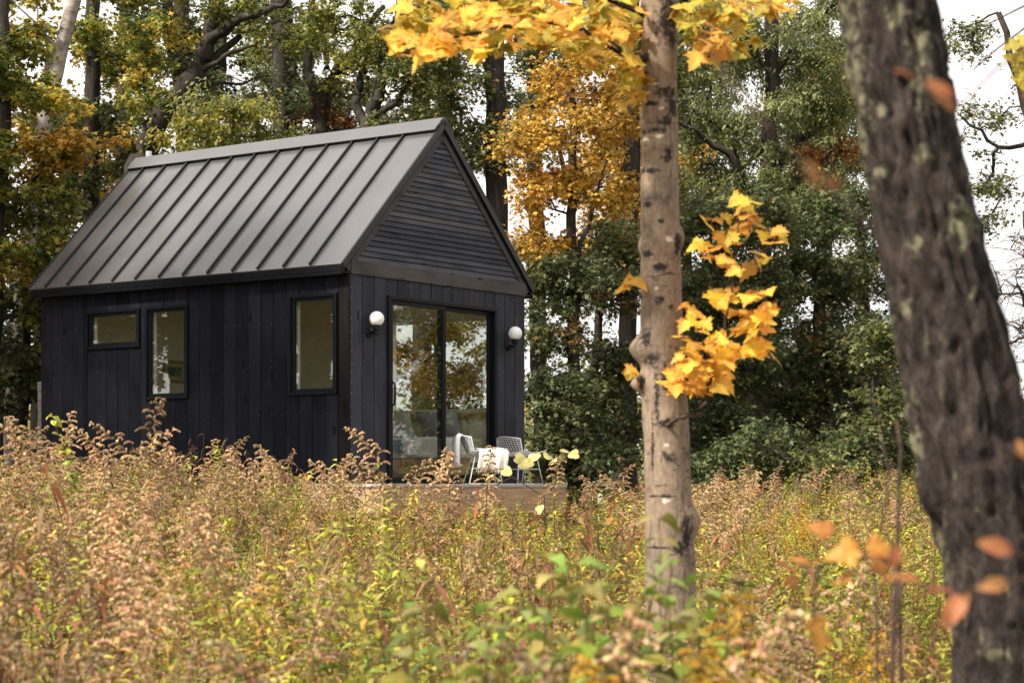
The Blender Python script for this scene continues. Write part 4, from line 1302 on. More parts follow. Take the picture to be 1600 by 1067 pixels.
def trunk_mesh(path, rad, sides, rings, bumps, rough, seed, ridges=0.0, rfreq=9):
    """bark surface with knots; path = points, rad = radii, bumps = (point, radius, height)"""
    from mathutils import noise as mn
    pts = [Vector(p) for p in path]
    cum = [0]
    for a, b in zip(pts, pts[1:]): cum.append(cum[-1] + (b - a).length)
    V, F = [], []
    def cr(p0, p1, p2, p3, t): return .5 * ((2 * p1) + (-p0 + p2) * t + (2 * p0 - 5 * p1 + 4 * p2 - p3) * t * t + (-p0 + 3 * p1 - 3 * p2 + p3) * t ** 3)
    for i in range(rings):
        s = cum[-1] * i / (rings - 1)
        k = max(0, min(len(pts) - 2, next((q for q in range(len(cum) - 1) if cum[q + 1] >= s), len(cum) - 2)))
        t = (s - cum[k]) / max(1e-6, cum[k + 1] - cum[k])
        g = lambda q: pts[max(0, min(len(pts) - 1, q))]
        c = cr(g(k - 1), g(k), g(k + 1), g(k + 2), t)
        r = rad[k] * (1 - t) + rad[k + 1] * t
        for j in range(sides):
            a = 2 * math.pi * j / sides
            dr = Vector((math.cos(a), math.sin(a), 0))
            p = c + dr * r
            h = rough * mn.fractal(p * 7 + Vector((seed, 0, 0)), 1, 2, 4)
            if ridges:
                q = Vector((a * r * rfreq * 3.2, s * 2.4, seed)); q.x += .8 * mn.noise(Vector((p.x * 6, p.y * 6, s * 5)))
                rv = abs(mn.noise(Vector((math.cos(a) * rfreq * .35, math.sin(a) * rfreq * .35, s * 6.5 + .6 * mn.noise(p * 9)))))
                h += ridges * (min(1, rv * 3.2) - .6)
                h += ridges * .35 * mn.noise(Vector((math.cos(a) * 9, math.sin(a) * 9, s * 14)))
            for bp, br, bh in bumps:
                dd = (p - Vector(bp)).length / br
                if dd < 1: h += bh * (1 - dd * dd) ** 2
            V.append(c + dr * (r + h))
    for i in range(rings - 1):
        for j in range(sides):
            j2 = (j + 1) % sides
            F.append((i*sides+j, i*sides+j2, (i+1)*sides+j2, (i+1)*sides+j))
    return np.array([tuple(v) for v in V]), np.array(F)

D1 = 9.0
def near_maple():
    rg = random.Random(5)
    base = at(1048, 1180, D1); base.z = ground_z(base.x, base.y)
    t = empty('maple_tree', base); tag(t, 'near maple with smooth tan bark and yellow leaves, in front of the gold maple', 'tree', 'near trees')
    tx = [(1052, 1200, 44), (1050, 1000, 41), (1048, 900, 40), (1045, 800, 37), (1042, 700, 36), (1037, 600, 35.5), (1034, 500, 33), (1032, 400, 31.5), (1031, 300, 29.5), (1030, 150, 28), (1029, 20, 28), (1026, -120, 27), (1020, -400, 22)]
    path = [at(a, b, D1) for a, b, _ in tx]; rad = [w * D1 / FPX for *_, w in tx]
    s = D1 / FPX
    def surf(px, py, ang_=-90):
        p = at(px, py, D1); return p
    bumps = [(at(1003, 545, D1 - .02), .085, .055), (at(1001, 600, D1 - .02), .06, .048), (at(1064, 372, D1 - .03), .07, .022), (at(1000, 385, D1), .05, .012),
             (at(1078, 815, D1 - .02), .10, .030), (at(1040, 655, D1 - .10), .05, .014), (at(1046, 712, D1 - .11), .04, .012), (at(1035, 330, D1 - .09), .05, .006)]
    V, F = trunk_mesh(path, rad, 40, 260, bumps, .0035, 3.0)
    o = bpy.data.objects.new('trunk', np_mesh('trunk', V - np.array(base), F, M['bark_maple'], smooth=True)); link(o, t)
    def sp_(px, py): return tuple(at(px, py, D1 - .09) - base)
    s1 = D1 / FPX
    dark = [(1045, 30, 16, 30), (1052, 55, 8, 20), (1005, 112, 7, 4), (1046, 145, 18, 9), (1018, 160, 8, 4), (1050, 165, 8, 22), (1022, 203, 16, 4), (1043, 190, 10, 8), (1045, 240, 7, 12), (1012, 265, 14, 4), (1012, 318, 6, 5), (1032, 345, 5, 3),
            (1012, 395, 8, 5), (1060, 380, 5, 22), (1034, 418, 9, 7), (1033, 468, 7, 6), (1048, 480, 4, 4), (1010, 530, 9, 16), (1018, 560, 9, 10), (1040, 590, 6, 22), (1004, 600, 5, 12), (1040, 662, 10, 7), (1044, 714, 8, 8), (1072, 830, 8, 26), (1062, 855, 10, 12), (1035, 775, 18, 2), (1030, 855, 16, 2), (1026, 625, 4, 30), (1020, 700, 2, 40)]
    add_patches(M['bark_maple'], [(sp_(a, b), (w_ * s1, .12, h_ * s1)) for a, b, w_, h_ in dark], (0.028, 0.022, 0.019), .45, 1.1, 42)
    pale = [(1032, 212, 6, 3), (1008, 215, 6, 3), (1046, 373, 5, 5), (1026, 450, 3, 3), (1040, 782, 6, 4), (1041, 695, 4, 3), (1035, 168, 4, 3), (1020, 130, 9, 2)]
    add_patches(M['bark_maple'], [(sp_(a, b), (w_ * s1, .12, h_ * s1)) for a, b, w_, h_ in pale], (0.52, 0.46, 0.39), .3, .6, 60)
    def branch(pts, r0, r1, mat='twig', dd=0.0):
        P = [at(a, b, D1 + c) for a, b, c in pts]
        Q = []
        for i in range(len(P) - 1):
            for k in range(5): Q.append(P[i].lerp(P[i + 1], k / 5) + Vector([rg.gauss(0, .004) for _ in range(3)]))
        Q.append(P[-1])
        n = len(Q)
        mb = MB(); mb.tube([q - base for q in Q], [r0 + (r1 - r0) * i / (n - 1) for i in range(n)], 7)
        return mb.build('branch', M[mat], t, smooth=True), Q
    def leaves(bo, spots, size, green=0.0, face=.55, droop=.5):
        for p in spots:
            me = rg.choice(GREENM) if rg.random() < green else rg.choice(MAPLE)
            l = bpy.data.objects.new('leaf', me); link(l, bo)
            m_ = leaf_rot(rg, face, droop).to_4x4(); sc = size * rg.uniform(.7, 1.25)
            l.matrix_local = Matrix.Translation(p - base) @ m_ @ Matrix.Scale(sc, 4)
    def ell(cx, cy, rx, ry, n, dz=.3, off=0):
        out = []
        for _ in range(n):
            a, r_ = rg.uniform(0, 2 * math.pi), math.sqrt(rg.random())
            out.append(at(cx + rx * r_ * math.cos(a), cy + ry * r_ * math.sin(a), D1 + off + rg.uniform(-dz, dz)))
        return out
    def leaf_mass(ells):
        # leaves farther back in the same crown, past the ones that show singly
        P_, S_, C_ = [], [], []
        for cx, cy, rx, ry, n in ells:
            for q in ell(cx, cy, rx, ry, n, .7, .5): P_.append(tuple(q - base)); S_.append(rg.uniform(.07, .11)); C_.append(rg.choice([(.78, .54, .09), (.66, .40, .07), (.50, .46, .08), (.72, .58, .10)]))
        V, F, C = leaf_cloud(np.array(P_), np.array(S_), 'maple', np.array(C_), droop=.5, flat=.6)
        o = bpy.data.objects.new('leaf_mass', np_mesh('leaf_mass', V, F, M['maple_leaf'], C)); link(o, t); tag(o, kind='stuff')
    # sprig at the right of the trunk
    b, q = branch([(1044, 664, -.10), (1060, 652, -.2), (1085, 651, -.22), (1103, 630, -.22), (1112, 590, -.2), (1118, 560, -.2), (1130, 520, -.2), (1140, 470, -.2), (1147, 420, -.2), (1152, 370, -.2), (1163, 300, -.2)], .0095, .003)
    leaves(b, ell(1152, 372, 62, 52, 31, .12, -.22), .080, .12)
    leaves(b, ell(1163, 308, 20, 16, 5, .1, -.2), .085, .2)
    leaves(b, ell(1130, 490, 62, 44, 26, .15, -.22), .082)
    leaves(b, ell(1192, 480, 28, 46, 14, .1, -.2), .082)
    leaves(b, ell(1108, 548, 62, 32, 22, .15, -.24), .082)
    leaves(b, ell(1085, 585, 50, 28, 30, .15, -.25), .082)
    leaves(b, ell(1180, 540, 32, 14, 8, .1, -.2), .095)
    b, q = branch([(1010, 470, -.02), (995, 455, -.05), (975, 440, -.08)], .004, .002)
    leaves(b, ell(983, 442, 18, 14, 5, .08, -.05), .085)
    b, q = branch([(1008, 610, -.02), (1000, 600, -.05), (994, 585, -.08)], .004, .002)
    leaves(b, ell(992, 580, 8, 16, 3, .05, -.05), .07)
    b, q = branch([(1046, 712, -.10), (1058, 725, -.16), (1073, 733, -.2), (1082, 742, -.2)], .005, .002)
    # top branches, reaching left over the cabin and right
    b, q = branch([(1018, 92, 0), (985, 88, -.15), (930, 60, -.3), (870, 35, -.4), (800, 40, -.5), (720, 58, -.55), (640, 78, -.6)], .021, .004, 'bark_dark')
    top = ell(645, 68, 46, 24, 22, .3, -.55) + ell(735, 48, 62, 40, 34, .35, -.5) + ell(830, 36, 70, 40, 34, .35, -.4) + ell(920, 50, 62, 48, 26, .35, -.3)
    leaves(b, top, .086, .22)
    b, q = branch([(1018, 30, 0), (960, 0, -.1), (860, -30, -.2), (760, -20, -.3)], .018, .005, 'bark_dark')
    leaves(b, ell(700, 8, 70, 30, 16, .35, -.3) + ell(860, 0, 90, 30, 16, .35, -.2) + ell(965, 20, 45, 55, 22, .3, -.15) + ell(985, 120, 20, 36, 7, .15, -.1), .086, .3)
    b, q = branch([(1042, 20, 0), (1080, -10, -.1), (1150, -20, -.2), (1230, -30, -.3)], .022, .005, 'bark_dark')
    leaves(b, ell(1110, 15, 50, 30, 13, .25, -.1) + ell(1190, 0, 60, 18, 16, .25, -.2) + ell(1105, 85, 40, 38, 13, .2, -.1), .086, .35)
    leaf_mass([(690, 35, 80, 45, 90), (740, 45, 90, 40, 90), (860, 25, 100, 55, 150), (960, 50, 50, 65, 80), (1120, 30, 70, 50, 70), (1190, 0, 70, 22, 50), (850, -70, 200, 50, 160), (985, 120, 20, 40, 14)])
near_maple()

D2 = 5.0
def lichen_trunk():
    base = at(1600, 1180, D2); base.z = ground_z(base.x, base.y)
    tx = [(1606, 1250, 112), (1594, 1067, 105), (1575, 900, 100), (1548, 800, 100), (1520, 700, 96), (1502, 600, 92), (1478, 480, 86), (1455, 380, 82), (1432, 260, 81), (1410, 140, 79), (1386, 0, 77), (1362, -160, 74), (1330, -420, 66)]
    path = [at(a, b, D2) for a, b, _ in tx]; rad = [w * .92 * D2 / FPX for *_, w in tx]
    bumps = [(at(1440, 770, D2 - .03), .09, .022), (at(1405, 250, D2 - .11), .05, .008)]
    V, F = trunk_mesh(path, rad, 72, 300, bumps, .004, 9.0, ridges=.026, rfreq=13)
    t = empty('oak_tree', base); tag(t, 'rough dark leaning trunk with pale green lichen at the right', 'tree', 'near trees')
    o = bpy.data.objects.new('trunk', np_mesh('trunk', V - np.array(base), F, M['bark_lichen'], smooth=True)); link(o, t)
    s2 = D2 / FPX
    def sp_(px, py): return tuple(at(px, py, D2 - .12) - base)
    lich = [(1325, 40, 22, 60), (1335, 120, 20, 60), (1345, 200, 18, 60), (1358, 285, 16, 50), (1366, 330, 14, 30), (1400, 25, 12, 20), (1440, 70, 16, 40), (1450, 150, 20, 26), (1445, 245, 12, 14), (1505, 350, 26, 38), (1385, 170, 8, 10), (1435, 380, 10, 16),
            (1400, 495, 12, 14), (1420, 480, 8, 10), (1425, 640, 10, 30), (1440, 700, 12, 30), (1480, 880, 12, 40), (1500, 960, 10, 30), (1560, 1020, 20, 8), (1490, 1010, 10, 30), (1520, 460, 8, 12), (1380, 260, 8, 8)]
    add_patches(M['bark_lichen'], [(sp_(a, b), (w_ * .72 * s2, .16, h_ * .72 * s2)) for a, b, w_, h_ in lich], (0.25, 0.235, 0.145), .7, 1.8, 34)
    # crown above the frame
    rg = np.random.default_rng(77)
    mb = MB()
    top = path[-1]
    PP, SS, CC = [], [], []
    for k in range(26):
        a = rg.uniform(0, 2 * math.pi); tip = top + Vector((math.cos(a) * rg.uniform(.5, 1.5), math.sin(a) * rg.uniform(.5, 1.5) + .3, rg.uniform(.2, 1.4)))
        mb.tube([top - base - Vector((0, 0, .05)), (top + tip) / 2 - base + Vector((0, 0, .12)), tip - base], [.035, .02, .006], 6)
        n = 26
        PP.append(np.array(tip) + rg.normal(0, .22, (n, 3))); SS.append(rg.uniform(.07, .12, n)); CC.append(pick_cols('turn', n, rg))
    mb.build('branches', M['bark_dark'], t, smooth=True)
    V, F, C = leaf_cloud(np.concatenate(PP) - np.array(base), np.concatenate(SS), 'oak', np.concatenate(CC), rg=rg)
    link(bpy.data.objects.new('crown', np_mesh('crown', V, F, M['leaf'], C)), t)
lichen_trunk()

# ------------------------------------------------------------------ meadow plants
TAN = [(.60, .43, .25), (.51, .355, .20), (.70, .53, .33), (.40, .265, .14)]
LFC = [(.50, .42, .055), (.40, .39, .05), (.54, .40, .07), (.31, .33, .045), (.40, .22, .05), (.28, .14, .05), (.62, .52, .17)]
def blade(V, F, C, p, d, ln, w, col, bend=.35, twist=0):
    """lance-shaped leaf: four cross-sections, folded, bending down"""
    d = Vector(d).normalized()
    x = d.cross(Vector((0, 0, 1)))
    if x.length < .05: x = Vector((1, 0, 0))
    x.normalize(); z = x.cross(d)
    if twist: q = Matrix.Rotation(twist, 3, d); x = q @ x; z = q @ z
    o = len(V)
    for t, ww in ((0, .12), (.35, 1), (.7, .72), (1, 0)):
        c = Vector(p) + d * ln * t - Vector((0, 0, 1)) * bend * ln * t * t
        if ww == 0: V.append(tuple(c)); C.append(col)
        else:
            for s in (-1, 1): V.append(tuple(c + x * s * w * ww * .5 + z * w * ww * .18)); C.append(col)
    F.extend([(o, o+1, o+3), (o, o+3, o+2), (o+2, o+3, o+5), (o+2, o+5, o+4), (o+4, o+5, o+6)])

def tri_tube(V, F, C, pts, r, col, r2=None):
    mb = MB(); n = len(pts)
    mb.tube(pts, [r + ((r2 if r2 is not None else r) - r) * i / (n - 1) for i in range(n)], 3, col, cap=False)
    o = len(V); V.extend(mb.v); C.extend(mb.c)
    for f in mb.f: F.append((f[0]+o, f[1]+o, f[2]+o)); F.append((f[0]+o, f[2]+o, f[3]+o))

def goldenrod(seed, h=1.05, plume='tan', leafc=None, pl=1.0, leafy=1.0):
    """returns three (V, F, C) lists: stem, foliage, plume"""
    rg = random.Random(seed)
    lean = rg.uniform(0, .42); az = rg.uniform(0, 6.28); arch = rg.uniform(.12, .62)
    dirv = Vector((math.cos(az), math.sin(az), 0))
    def sp(t): return dirv * (lean * h * t * t * .6 + arch * h * max(0, t - .7) ** 2 * 2.6) + Vector((0, 0, h * (t - arch * .9 * max(0, t - .75) ** 2 * 2)))
    S, Fo, Pl = ([], [], []), ([], [], []), ([], [], [])
    sc = rg.choice([(.20, .11, .06), (.28, .20, .07), (.16, .08, .05)])
    tri_tube(*S, [sp(i / 9) for i in range(10)], .0042, sc, .0016)
    pal = leafc or LFC
    tone = rg.choice(pal)
    n = int((32 if plume else 46) * leafy)
    for i in range(n):
        t = .12 + (.66 if plume else .88) * i / n + rg.uniform(-.01, .01)
        a = i * 2.4 + rg.uniform(-.3, .3)
        c = rg.choice(pal); c = tuple((u * .55 + w_ * .45) * rg.uniform(.75, 1.2) for u, w_ in zip(c, tone))
        if t < .4 and rg.random() < .5: c = tuple(u * .6 + v * .4 for u, v in zip(c, (.20, .10, .05)))
        blade(*Fo, sp(t), (math.cos(a), math.sin(a), rg.uniform(.1, .8)), rg.uniform(.07, .13) * (1.15 - .72 * t), rg.uniform(.017, .029) * (1.1 - .45 * t), c, rg.uniform(.2, .9), rg.uniform(-.6, .6))
    if plume:
        nb = int(rg.randint(22, 30) * pl)
        for i in range(nb):
            t = .70 + .30 * i / nb
            a = i * 2.4 + rg.uniform(-.4, .4)
            ln = (.105 * (1.05 - (t - .70) / .33) + .025) * rg.uniform(.6, 1.25)
            dd = (Vector((math.cos(a), math.sin(a), .55)) + dirv * .45).normalized()
            p0 = sp(t)
            pts = [p0 + dd * ln * q + Vector((0, 0, -.55 * ln * q * q)) for q in (0, .35, .7, 1)]
            tri_tube(*S, pts, .0013, (.36, .25, .14), .0008)
            m = max(5, int(ln / .0052))
            for k in range(m):
                q = .18 + .85 * k / m
                c = p0 + dd * ln * q + Vector((0, 0, -.55 * ln * q * q + .005))
                base = rg.choice(TAN) if plume == 'tan' else rg.choice([(.55, .36, .05), (.46, .29, .04), (.50, .33, .06)])
                col = tuple(u * rg.uniform(.8, 1.18) for u in base)
                r = rg.uniform(.0045, .0100)
                for _ in range(2):                       # a tuft: crossed little tufted faces
                    v0 = Vector((rg.gauss(0, 1), rg.gauss(0, 1), rg.gauss(.5, .8))).normalized(); v1 = v0.cross(Vector((rg.gauss(0, 1), rg.gauss(0, 1), rg.gauss(0, 1)))).normalized()
                    o = len(Pl[0])
                    for x, y in ((-.6, -.5), (.7, -.3), (.5, .8), (-.7, .6)):
                        Pl[0].append(tuple(c + (v0 * x + v1 * y) * r + Vector((0, 0, rg.uniform(-.003, .003))))); Pl[2].append(col)
                    Pl[1].extend([(o, o+1, o+2), (o, o+2, o+3)])
    return S, Fo, Pl

def broadleaf(seed, h=.8, pal=None, size=.072):
    """upright shoot with pairs of broad pointed leaves"""
    rg = random.Random(seed)
    S, Fo = ([], [], []), ([], [], [])
    az = rg.uniform(0, 6.28); ln_ = rg.uniform(.05, .3)
    def sp(t): return Vector((math.cos(az) * ln_ * h * t * t, math.sin(az) * ln_ * h * t * t, h * t))
    tri_tube(*S, [sp(i / 7) for i in range(8)], .005, (.22, .15, .06), .002)
    pal = pal or [(.18, .24, .04), (.26, .31, .05), (.34, .36, .07), (.14, .18, .035), (.42, .39, .10)]
    n = 15
    for i in range(n):
        t = .30 + .70 * i / (n - 1)
        for s in (0, 1):
            a = i * 1.57 + s * math.pi + rg.uniform(-.35, .35)
            ln = size * rg.uniform(.75, 1.25) * (1.15 - .5 * t)
            c = tuple(u * rg.uniform(.75, 1.25) for u in rg.choice(pal))
            blade(*Fo, sp(t), (math.cos(a), math.sin(a), rg.uniform(.0, .9)), ln * 1.25, ln * .62, c, rg.uniform(.1, .8), rg.uniform(-.7, .7))
    return S, Fo, ([], [], [])

def join(*parts):
    V, F, C = [], [], []
    for p in parts:
        o = len(V); V += p[0]; C += p[2]; F += [tuple(i + o for i in f) for f in p[1]]
    return np.array(V), np.array(F), np.array(C)

TPL = bpy.data.collections.new('meadow_templates')
kinds = {}
def template(name, parts, kind):
    V, F, C = join(*parts)
    o = bpy.data.objects.new(name, np_mesh(name, V, F, M['weed'], C)); TPL.objects.link(o)
    kinds.setdefault(kind, []).append(len(TPL.objects) - 1)
GR = []
names_n = 0
GREENISH = [(.27, .31, .04), (.38, .39, .05), (.48, .44, .07), (.18, .23, .035)]
BROWN = [(.34, .19, .07), (.22, .11, .05), (.36, .22, .09), (.17, .09, .045), (.40, .29, .12)]
for s in range(8):
    g = goldenrod(100 + s, 1.05, 'tan'); GR.append(g); template('plant_%03d' % len(TPL.objects), g, 'tan')
for s in range(5): template('plant_%03d' % len(TPL.objects), goldenrod(150 + s, .95, 'tan', BROWN, .9), 'brown')
for s in range(6): template('plant_%03d' % len(TPL.objects), goldenrod(200 + s, .9, None, GREENISH, 1, 1.25), 'green')
for s in range(5): template('plant_%03d' % len(TPL.objects), goldenrod(250 + s, .85, None, LFC, 1, 1.2), 'leafy')
for s in range(5): template('plant_%03d' % len(TPL.objects), broadleaf(300 + s, .82), 'broad')
for s in range(3): template('plant_%03d' % len(TPL.objects), goldenrod(350 + s, .95, 'yellow', GREENISH), 'bloom')

def straw(seed, h=.75):
    rg = random.Random(seed); V = ([], [], [])
    for i in range(16):
        a = rg.uniform(0, 6.28); c = tuple(u * rg.uniform(.7, 1.15) for u in rg.choice([(.50, .38, .18), (.42, .34, .12), (.36, .24, .10)]))
        blade(*V, (rg.gauss(0, .03), rg.gauss(0, .03), 0), (math.cos(a) * .35, math.sin(a) * .35, 1), h * rg.uniform(.6, 1.15), .010, c, rg.uniform(.1, .5), rg.uniform(-1, 1))
    return (V,)
def dead(seed, h=.9):
    rg = random.Random(seed); V = ([], [], [])
    for i in range(4):
        a = rg.uniform(0, 6.28); ln = rg.uniform(.05, .3); hh = h * rg.uniform(.6, 1.1)
        f = lambda t: Vector((math.cos(a) * ln * t * t * hh, math.sin(a) * ln * t * t * hh, hh * t))
        c = rg.choice([(.13, .07, .04), (.20, .12, .07), (.26, .18, .11)])
        tri_tube(*V, [f(q / 6) for q in range(7)], .004, c, .0015)
        for k in range(12):
            b = rg.uniform(0, 6.28); t = rg.uniform(.3, 1)
            blade(*V, f(t), (math.cos(b), math.sin(b), rg.uniform(-.6, .4)), rg.uniform(.04, .09), .016, tuple(u * rg.uniform(.9, 1.6) for u in (.20, .105, .05)), rg.uniform(.5, 1.2), rg.uniform(-1, 1))
    return (V,)
for s in range(3): template('plant_%03d' % len(TPL.objects), straw(400 + s), 'straw')
for s in range(4): template('plant_%03d' % len(TPL.objects), dead(420 + s), 'dead')

def scatter_stuff(name, label, pts, rots, scl, idx):
    me = bpy.data.meshes.new(name)
    me.vertices.add(len(pts)); me.vertices.foreach_set('co', np.array(pts, np.float32).ravel())
    a = me.attributes.new('rot', 'FLOAT_VECTOR', 'POINT'); a.data.foreach_set('vector', np.array(rots, np.float32).ravel())
    a = me.attributes.new('scl', 'FLOAT', 'POINT'); a.data.foreach_set('value', np.array(scl, np.float32))
    a = me.attributes.new('idx', 'INT', 'POINT'); a.data.foreach_set('value', np.array(idx, np.int32))
    o = bpy.data.objects.new(name, me); link(o); tag(o, label, 'weeds', kind='stuff')
    ng = bpy.data.node_groups.new(name, 'GeometryNodeTree')
    ng.interface.new_socket('Geometry', in_out='INPUT', socket_type='NodeSocketGeometry')
    ng.interface.new_socket('Geometry', in_out='OUTPUT', socket_type='NodeSocketGeometry')
    N = ng.nodes.new; LK = ng.links.new
    gi, go = N('NodeGroupInput'), N('NodeGroupOutput')
    ci = N('GeometryNodeCollectionInfo'); ci.inputs['Collection'].default_value = TPL
    ci.inputs['Separate Children'].default_value = True; ci.inputs['Reset Children'].default_value = True
    iop = N('GeometryNodeInstanceOnPoints'); iop.inputs['Pick Instance'].default_value = True
    def attr(nm, ty):
        n_ = N('GeometryNodeInputNamedAttribute'); n_.data_type = ty; n_.inputs['Name'].default_value = nm
        return n_.outputs['Attribute']
    LK(gi.outputs[0], iop.inputs['Points']); LK(ci.outputs[0], iop.inputs['Instance'])
    LK(attr('idx', 'INT'), iop.inputs['Instance Index'])
    e2r = N('FunctionNodeEulerToRotation'); LK(attr('rot', 'FLOAT_VECTOR'), e2r.inputs[0]); LK(e2r.outputs[0], iop.inputs['Rotation'])
    LK(attr('scl', 'FLOAT'), iop.inputs['Scale'])
    LK(iop.outputs[0], go.inputs[0])
    md = o.modifiers.new('scatter', 'NODES'); md.node_group = ng
    return o

def in_cabin(x, y, m=.15):
    dx, dy = x - CX, y - CY
    c, s = math.cos(TH), math.sin(TH)
    u, v = dx * c + dy * s, -dx * s + dy * c
    return (-m < u < W + m and -m < v < L + m) or (DU0 - .05 < u < DU1 + .05 and -DW - .02 < v < 0)

def meadow():
    P, RT, SC_, ID = [], [], [], []
    rg = random.Random(21)
    def put(x, y, kind, sc, sink=0.0):
        P.append((x, y, ground_z(x, y) - sink)); RT.append((rg.gauss(0, .09), rg.gauss(0, .09), rg.uniform(0, 6.28))); SC_.append(sc); ID.append(rg.choice(kinds[kind]))
    # drifts: every patch of the field is mostly one kind, with its own height and lean
    seeds = []
    for _ in range(420):
        y = 3.0 + 27 * rg.random() ** .75; x = rg.uniform(-1, 1) * (.252 * y + 2.0)
        px = 800 + FPX * x / y
        left = 1 - smoothstep(300, 850, px)
        w = {'tan': .07 + .75 * left, 'brown': .10 + .12 * left, 'green': .80 * (1 - .60 * left), 'leafy': .85, 'broad': .05, 'bloom': .04, 'straw': .10, 'dead': .20}
        if y < 6.8 and 620 < px < 1180: w['broad'] = 2.6; w['tan'] *= .3; w['brown'] *= .3; w['dead'] = .1
        if y < 7.5 and px > 1180: w['broad'] = .5; w['dead'] *= 2.2; w['tan'] *= .2
        if y < 6 and px < 620: w['leafy'] *= 1.5; w['green'] *= 1.4; w['tan'] *= .5
        k = rg.choices(list(w), list(w.values()))[0]
        seeds.append((x, y, k, rg.uniform(.74, 1.14), rg.gauss(0, .12), rg.gauss(0, .12)))
    SX = np.array([(q[0], q[1]) for q in seeds])
    n = 0
    while n < 7400:
        y = 3.6 + 25.5 * rg.random() ** .72
        half_w = .252 * y + 1.6
        x = rg.uniform(-half_w, half_w)
        if in_cabin(x, y): continue
        px = 800 + FPX * x / y
        if abs(x - 1.35) < .5 and 3.9 < y < 4.7: continue
        if 830 < px < 1180 and y < 4.7 and rg.random() < .8: continue
        sd_ = seeds[int(np.argmin(((SX - np.array((x + rg.gauss(0, .12), y + rg.gauss(0, .12)))) ** 2).sum(1)))]
        left = 1 - smoothstep(300, 850, px)
        k = sd_[2] if rg.random() < .66 else rg.choice(['leafy', 'green', 'leafy', 'green', 'straw', 'dead', 'brown', 'tan' if left > .3 or rg.random() < .4 else 'leafy'])
        left = 1 - smoothstep(300, 850, px)
        sc = rg.uniform(.66, 1.10) * sd_[3] * (1 + .04 * left * smoothstep(8, 14, y))
        if rg.random() < .04: sc *= 1.14
        if 590 < px < 960 and y > 13: sc *= .88
        if px > 1050 and y > 20: sc *= 1.05
        if y < 6.5: sc *= .86
        if y < 6.5 and px > 1130: sc *= .74
        if y > 27: sc *= .9
        P.append((x, y, ground_z(x, y) - .02)); RT.append((sd_[4] + rg.gauss(0, .10), sd_[5] + rg.gauss(0, .10), rg.uniform(0, 6.28)))
        SC_.append(sc); ID.append(rg.choice(kinds[k])); n += 1
    scatter_stuff('meadow_weeds', 'dense meadow of drying goldenrod and leafy weeds around the cabin', P, RT, SC_, ID)
meadow()

# ------------------------------------------------------------------ plants that stand out one by one
def part_mesh(name, parts): 
    V, F, C = join(parts)
    return np_mesh(name, V, F, M['weed'], C)
GRM = [tuple(part_mesh(n_, p) for n_, p in zip(('stem', 'foliage', 'plume'), g)) for g in GR]
def stalk(px, py_top, d, var, label, group='goldenrods standing above the meadow', meshes=None, h0=1.05, name='goldenrod', rz=None, lean=0.0):
    """a plant whose tip reaches the given height in the view"""
    meshes = meshes or GRM[var % len(GRM)]
    p = at(px, py_top, d); g = ground_z(p.x, p.y)
    sc = max(.35, (p.z - g) / h0)
    t = empty(name, (p.x, p.y, g - .02), rz if rz is not None else random.uniform(0, 6.28)); t.scale = (min(sc, 1.25), min(sc, 1.25), sc)
    t.rotation_euler.y = lean
    tag(t, label, 'plant', group)
    for nm, me in zip(('stem', 'foliage', 'plume'), meshes):
        if len(me.vertices):
            o = link(bpy.data.objects.new(nm, me), t)
            if nm != 'stem': tag(o, kind='stuff')
    return t
stalk(232, 600, 14.5, 0, 'tall tan goldenrod plume rising in front of the tall middle window', rz=2.5)
stalk(250, 640, 14.2, 3, 'tan goldenrod plume leaning against the tallest one', rz=.5)
stalk(612, 645, 16.5, 1, 'goldenrod with a tan plume against the door frame beside the handle', rz=2.0)
stalk(610, 700, 16.0, 4, 'goldenrod with a drooping plume before the left door panel')
stalk(655, 690, 16.3, 5, 'goldenrod with a curled tan plume before the left door panel')
stalk(705, 690, 15.5, 2, 'large pinkish tan goldenrod plume left of the blanket chair')
stalk(730, 715, 15.2, 6, 'tan goldenrod plume just under the blanket chair')
stalk(865, 690, 16.5, 7, 'fluffy tan goldenrod plume right of the empty wire chair')
stalk(640, 620+90, 17, 3, 'thin goldenrod in front of the middle of the left door panel')
stalk(755, 690, 16.8, 6, 'small goldenrod tip beside the fringed throw')
ORD = ['first', 'second', 'third', 'fourth', 'fifth', 'sixth', 'seventh', 'eighth', 'ninth', 'tenth', 'eleventh', 'twelfth', 'thirteenth', 'fourteenth', 'fifteenth', 'sixteenth', 'seventeenth', 'eighteenth']
for i, px in enumerate([575, 548, 520, 492, 462, 435, 405, 372, 330, 300, 275, 198, 170, 118, 92, 60, 30, 5]):
    y = {0: 640, 1: 650}.get(i % 2) if px < 210 else 690
    stalk(px, y + random.uniform(-12, 28), random.uniform(13.5, 17), i, ORD[i] + ' tan goldenrod along the side wall, counted from the cabin corner')
for i, px in enumerate([900, 935, 975, 1090, 1120, 1150, 1185, 1220, 1260, 1295, 1330, 1370]):
    stalk(px, random.uniform(712, 745), random.uniform(18, 24), i + 3, ORD[i] + ' tan goldenrod along the foot of the wood, counted from the deck')
